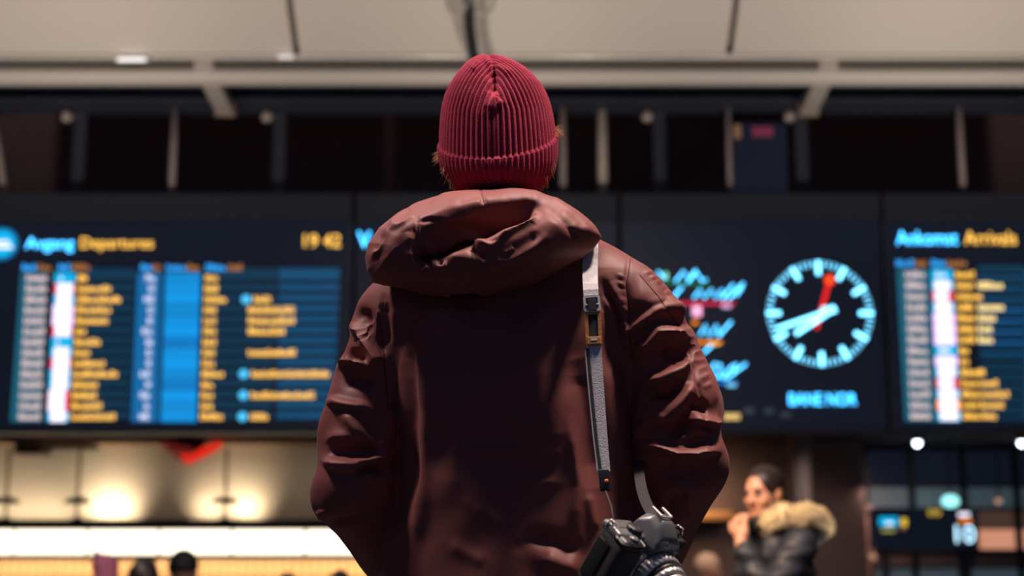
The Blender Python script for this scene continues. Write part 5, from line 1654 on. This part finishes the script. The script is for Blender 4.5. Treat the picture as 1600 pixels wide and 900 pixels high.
def h_cap(p):
    q = p - HS.astype(np.float32)
    d = ell(q, (0, 0.015, 0.036), (0.088, 0.108, 0.098)); d = smax(d, -(q[:, 2] - 0.005), 0.012)
    return smin(d, cap(q, (-0.035, -0.14, 0.01), (0.035, -0.14, 0.01), 0.012), 0.07)
def h_pink(p):
    q = p - HS.astype(np.float32)
    d = ell(q, (0, 0.015, 0.030), (0.098, 0.116, 0.096)); d = smax(d, -ell(q, (0, -0.125, -0.03), (0.07, 0.07, 0.10)), 0.012)
    d = smin(d, cap(q, (0.05, 0.01, 0.07), (0.085, 0.01, 0.145), 0.045, 0.014), 0.03)
    d = smin(d, cap(q, (-0.02, 0.04, -0.06), (0.02, 0.04, -0.14), 0.085, 0.09), 0.05)
    return d
def bystander(px, pytop, Y, label, hf, hname, hmat, coatm, yaw=180, top=1.74, group=None, skin=m_skin):
    ztop = P(px, pytop, Y)[2]
    s = (ztop - FL) / top
    x = P(px, pytop + 20, Y)[0]
    t = thing('person', label, 'person', (x, Y, FL), group)
    R = rotz(math.radians(yaw)); T = np.array([x, Y, FL])
    tr = lambda V: (np.asarray(V) * s) @ R.T + T
    put('body', tr(BV), BF, skin, t, True)
    put('jacket', tr(CV), CF, coatm, t, True)
    put('trousers', tr(TV), TF, m_denim, t, True)
    for q in (-1, 1): put('shoe', tr(SV + np.array([0.087 * q, 0, 0])), SF, m_leather_b, t, True)
    HV_, HF_ = sdf_mesh(hf, (-0.2, -0.26, 1.36), (0.2, 0.2, 1.80), 0.008)
    HV_, HF_ = largest(HV_, HF_)
    put(hname, tr(HV_), HF_, hmat, t, True)
m_pink = mat('pink_knit', (0.95, 0.30, 0.44), 0.8, bump=(120, 0.5, 0.003))
m_dk = mat('dark_jacket', (0.03, 0.027, 0.03), 0.6)
m_br = mat('brown_jacket', (0.10, 0.05, 0.035), 0.6)
bystander(165, 861, 11.6, 'person in a pointed pink knitted hat before the kiosk', h_pink, 'pointed_hat', m_pink, m_dk, 180, 1.76)
bystander(226, 870, 9.6, 'person with long dark hair, between pink hat and dark cap', h_long, 'hair', m_hair_d, m_br, 180, 1.745)
bystander(287, 858, 8.8, 'person in dark round cap and dark jacket before the kiosk', h_cap, 'cap', mat('black_cap', (0.014, 0.013, 0.016), 0.7), m_dk, 180, 1.75)
bystander(449, 893, 11.5, 'short dark haired person barely in frame below the fascia, further from the man', h_short, 'hair', m_hair_d, m_dk, 180, 1.745)
bystander(531, 889, 10.5, 'short dark haired person barely in frame, nearest the man\'s left elbow', h_short, 'hair', m_hair_d, m_br, 180, 1.745)
bystander(1106, 862, 10.8, 'person with pale hair and tan jacket, between the camera and the woman', h_short, 'hair', mat('pale_hair', (0.80, 0.52, 0.36), 0.5), mat('tan_jacket', (0.40, 0.24, 0.13), 0.6), 120, 1.745, None, m_skin_w)
light('bystander_fill', 'SPOT', (1.6, 8.6, 5.2), (P(1106, 880, 10.8)[0], 10.8, 1.3), 420, (1.0, 0.78, 0.6), spot_size=math.radians(20), spot_blend=0.8, shadow_soft_size=0.1)  # added spot that brightens the pale haired person
light('crowd_fill', 'SPOT', (-3.6, 7.3, 5.0), (P(230, 890, 10)[0], 10.2, 1.25), 330, (1.0, 0.85, 0.8), spot_size=math.radians(36), spot_blend=0.8, shadow_soft_size=0.1)  # added spot that lifts the bystanders from behind
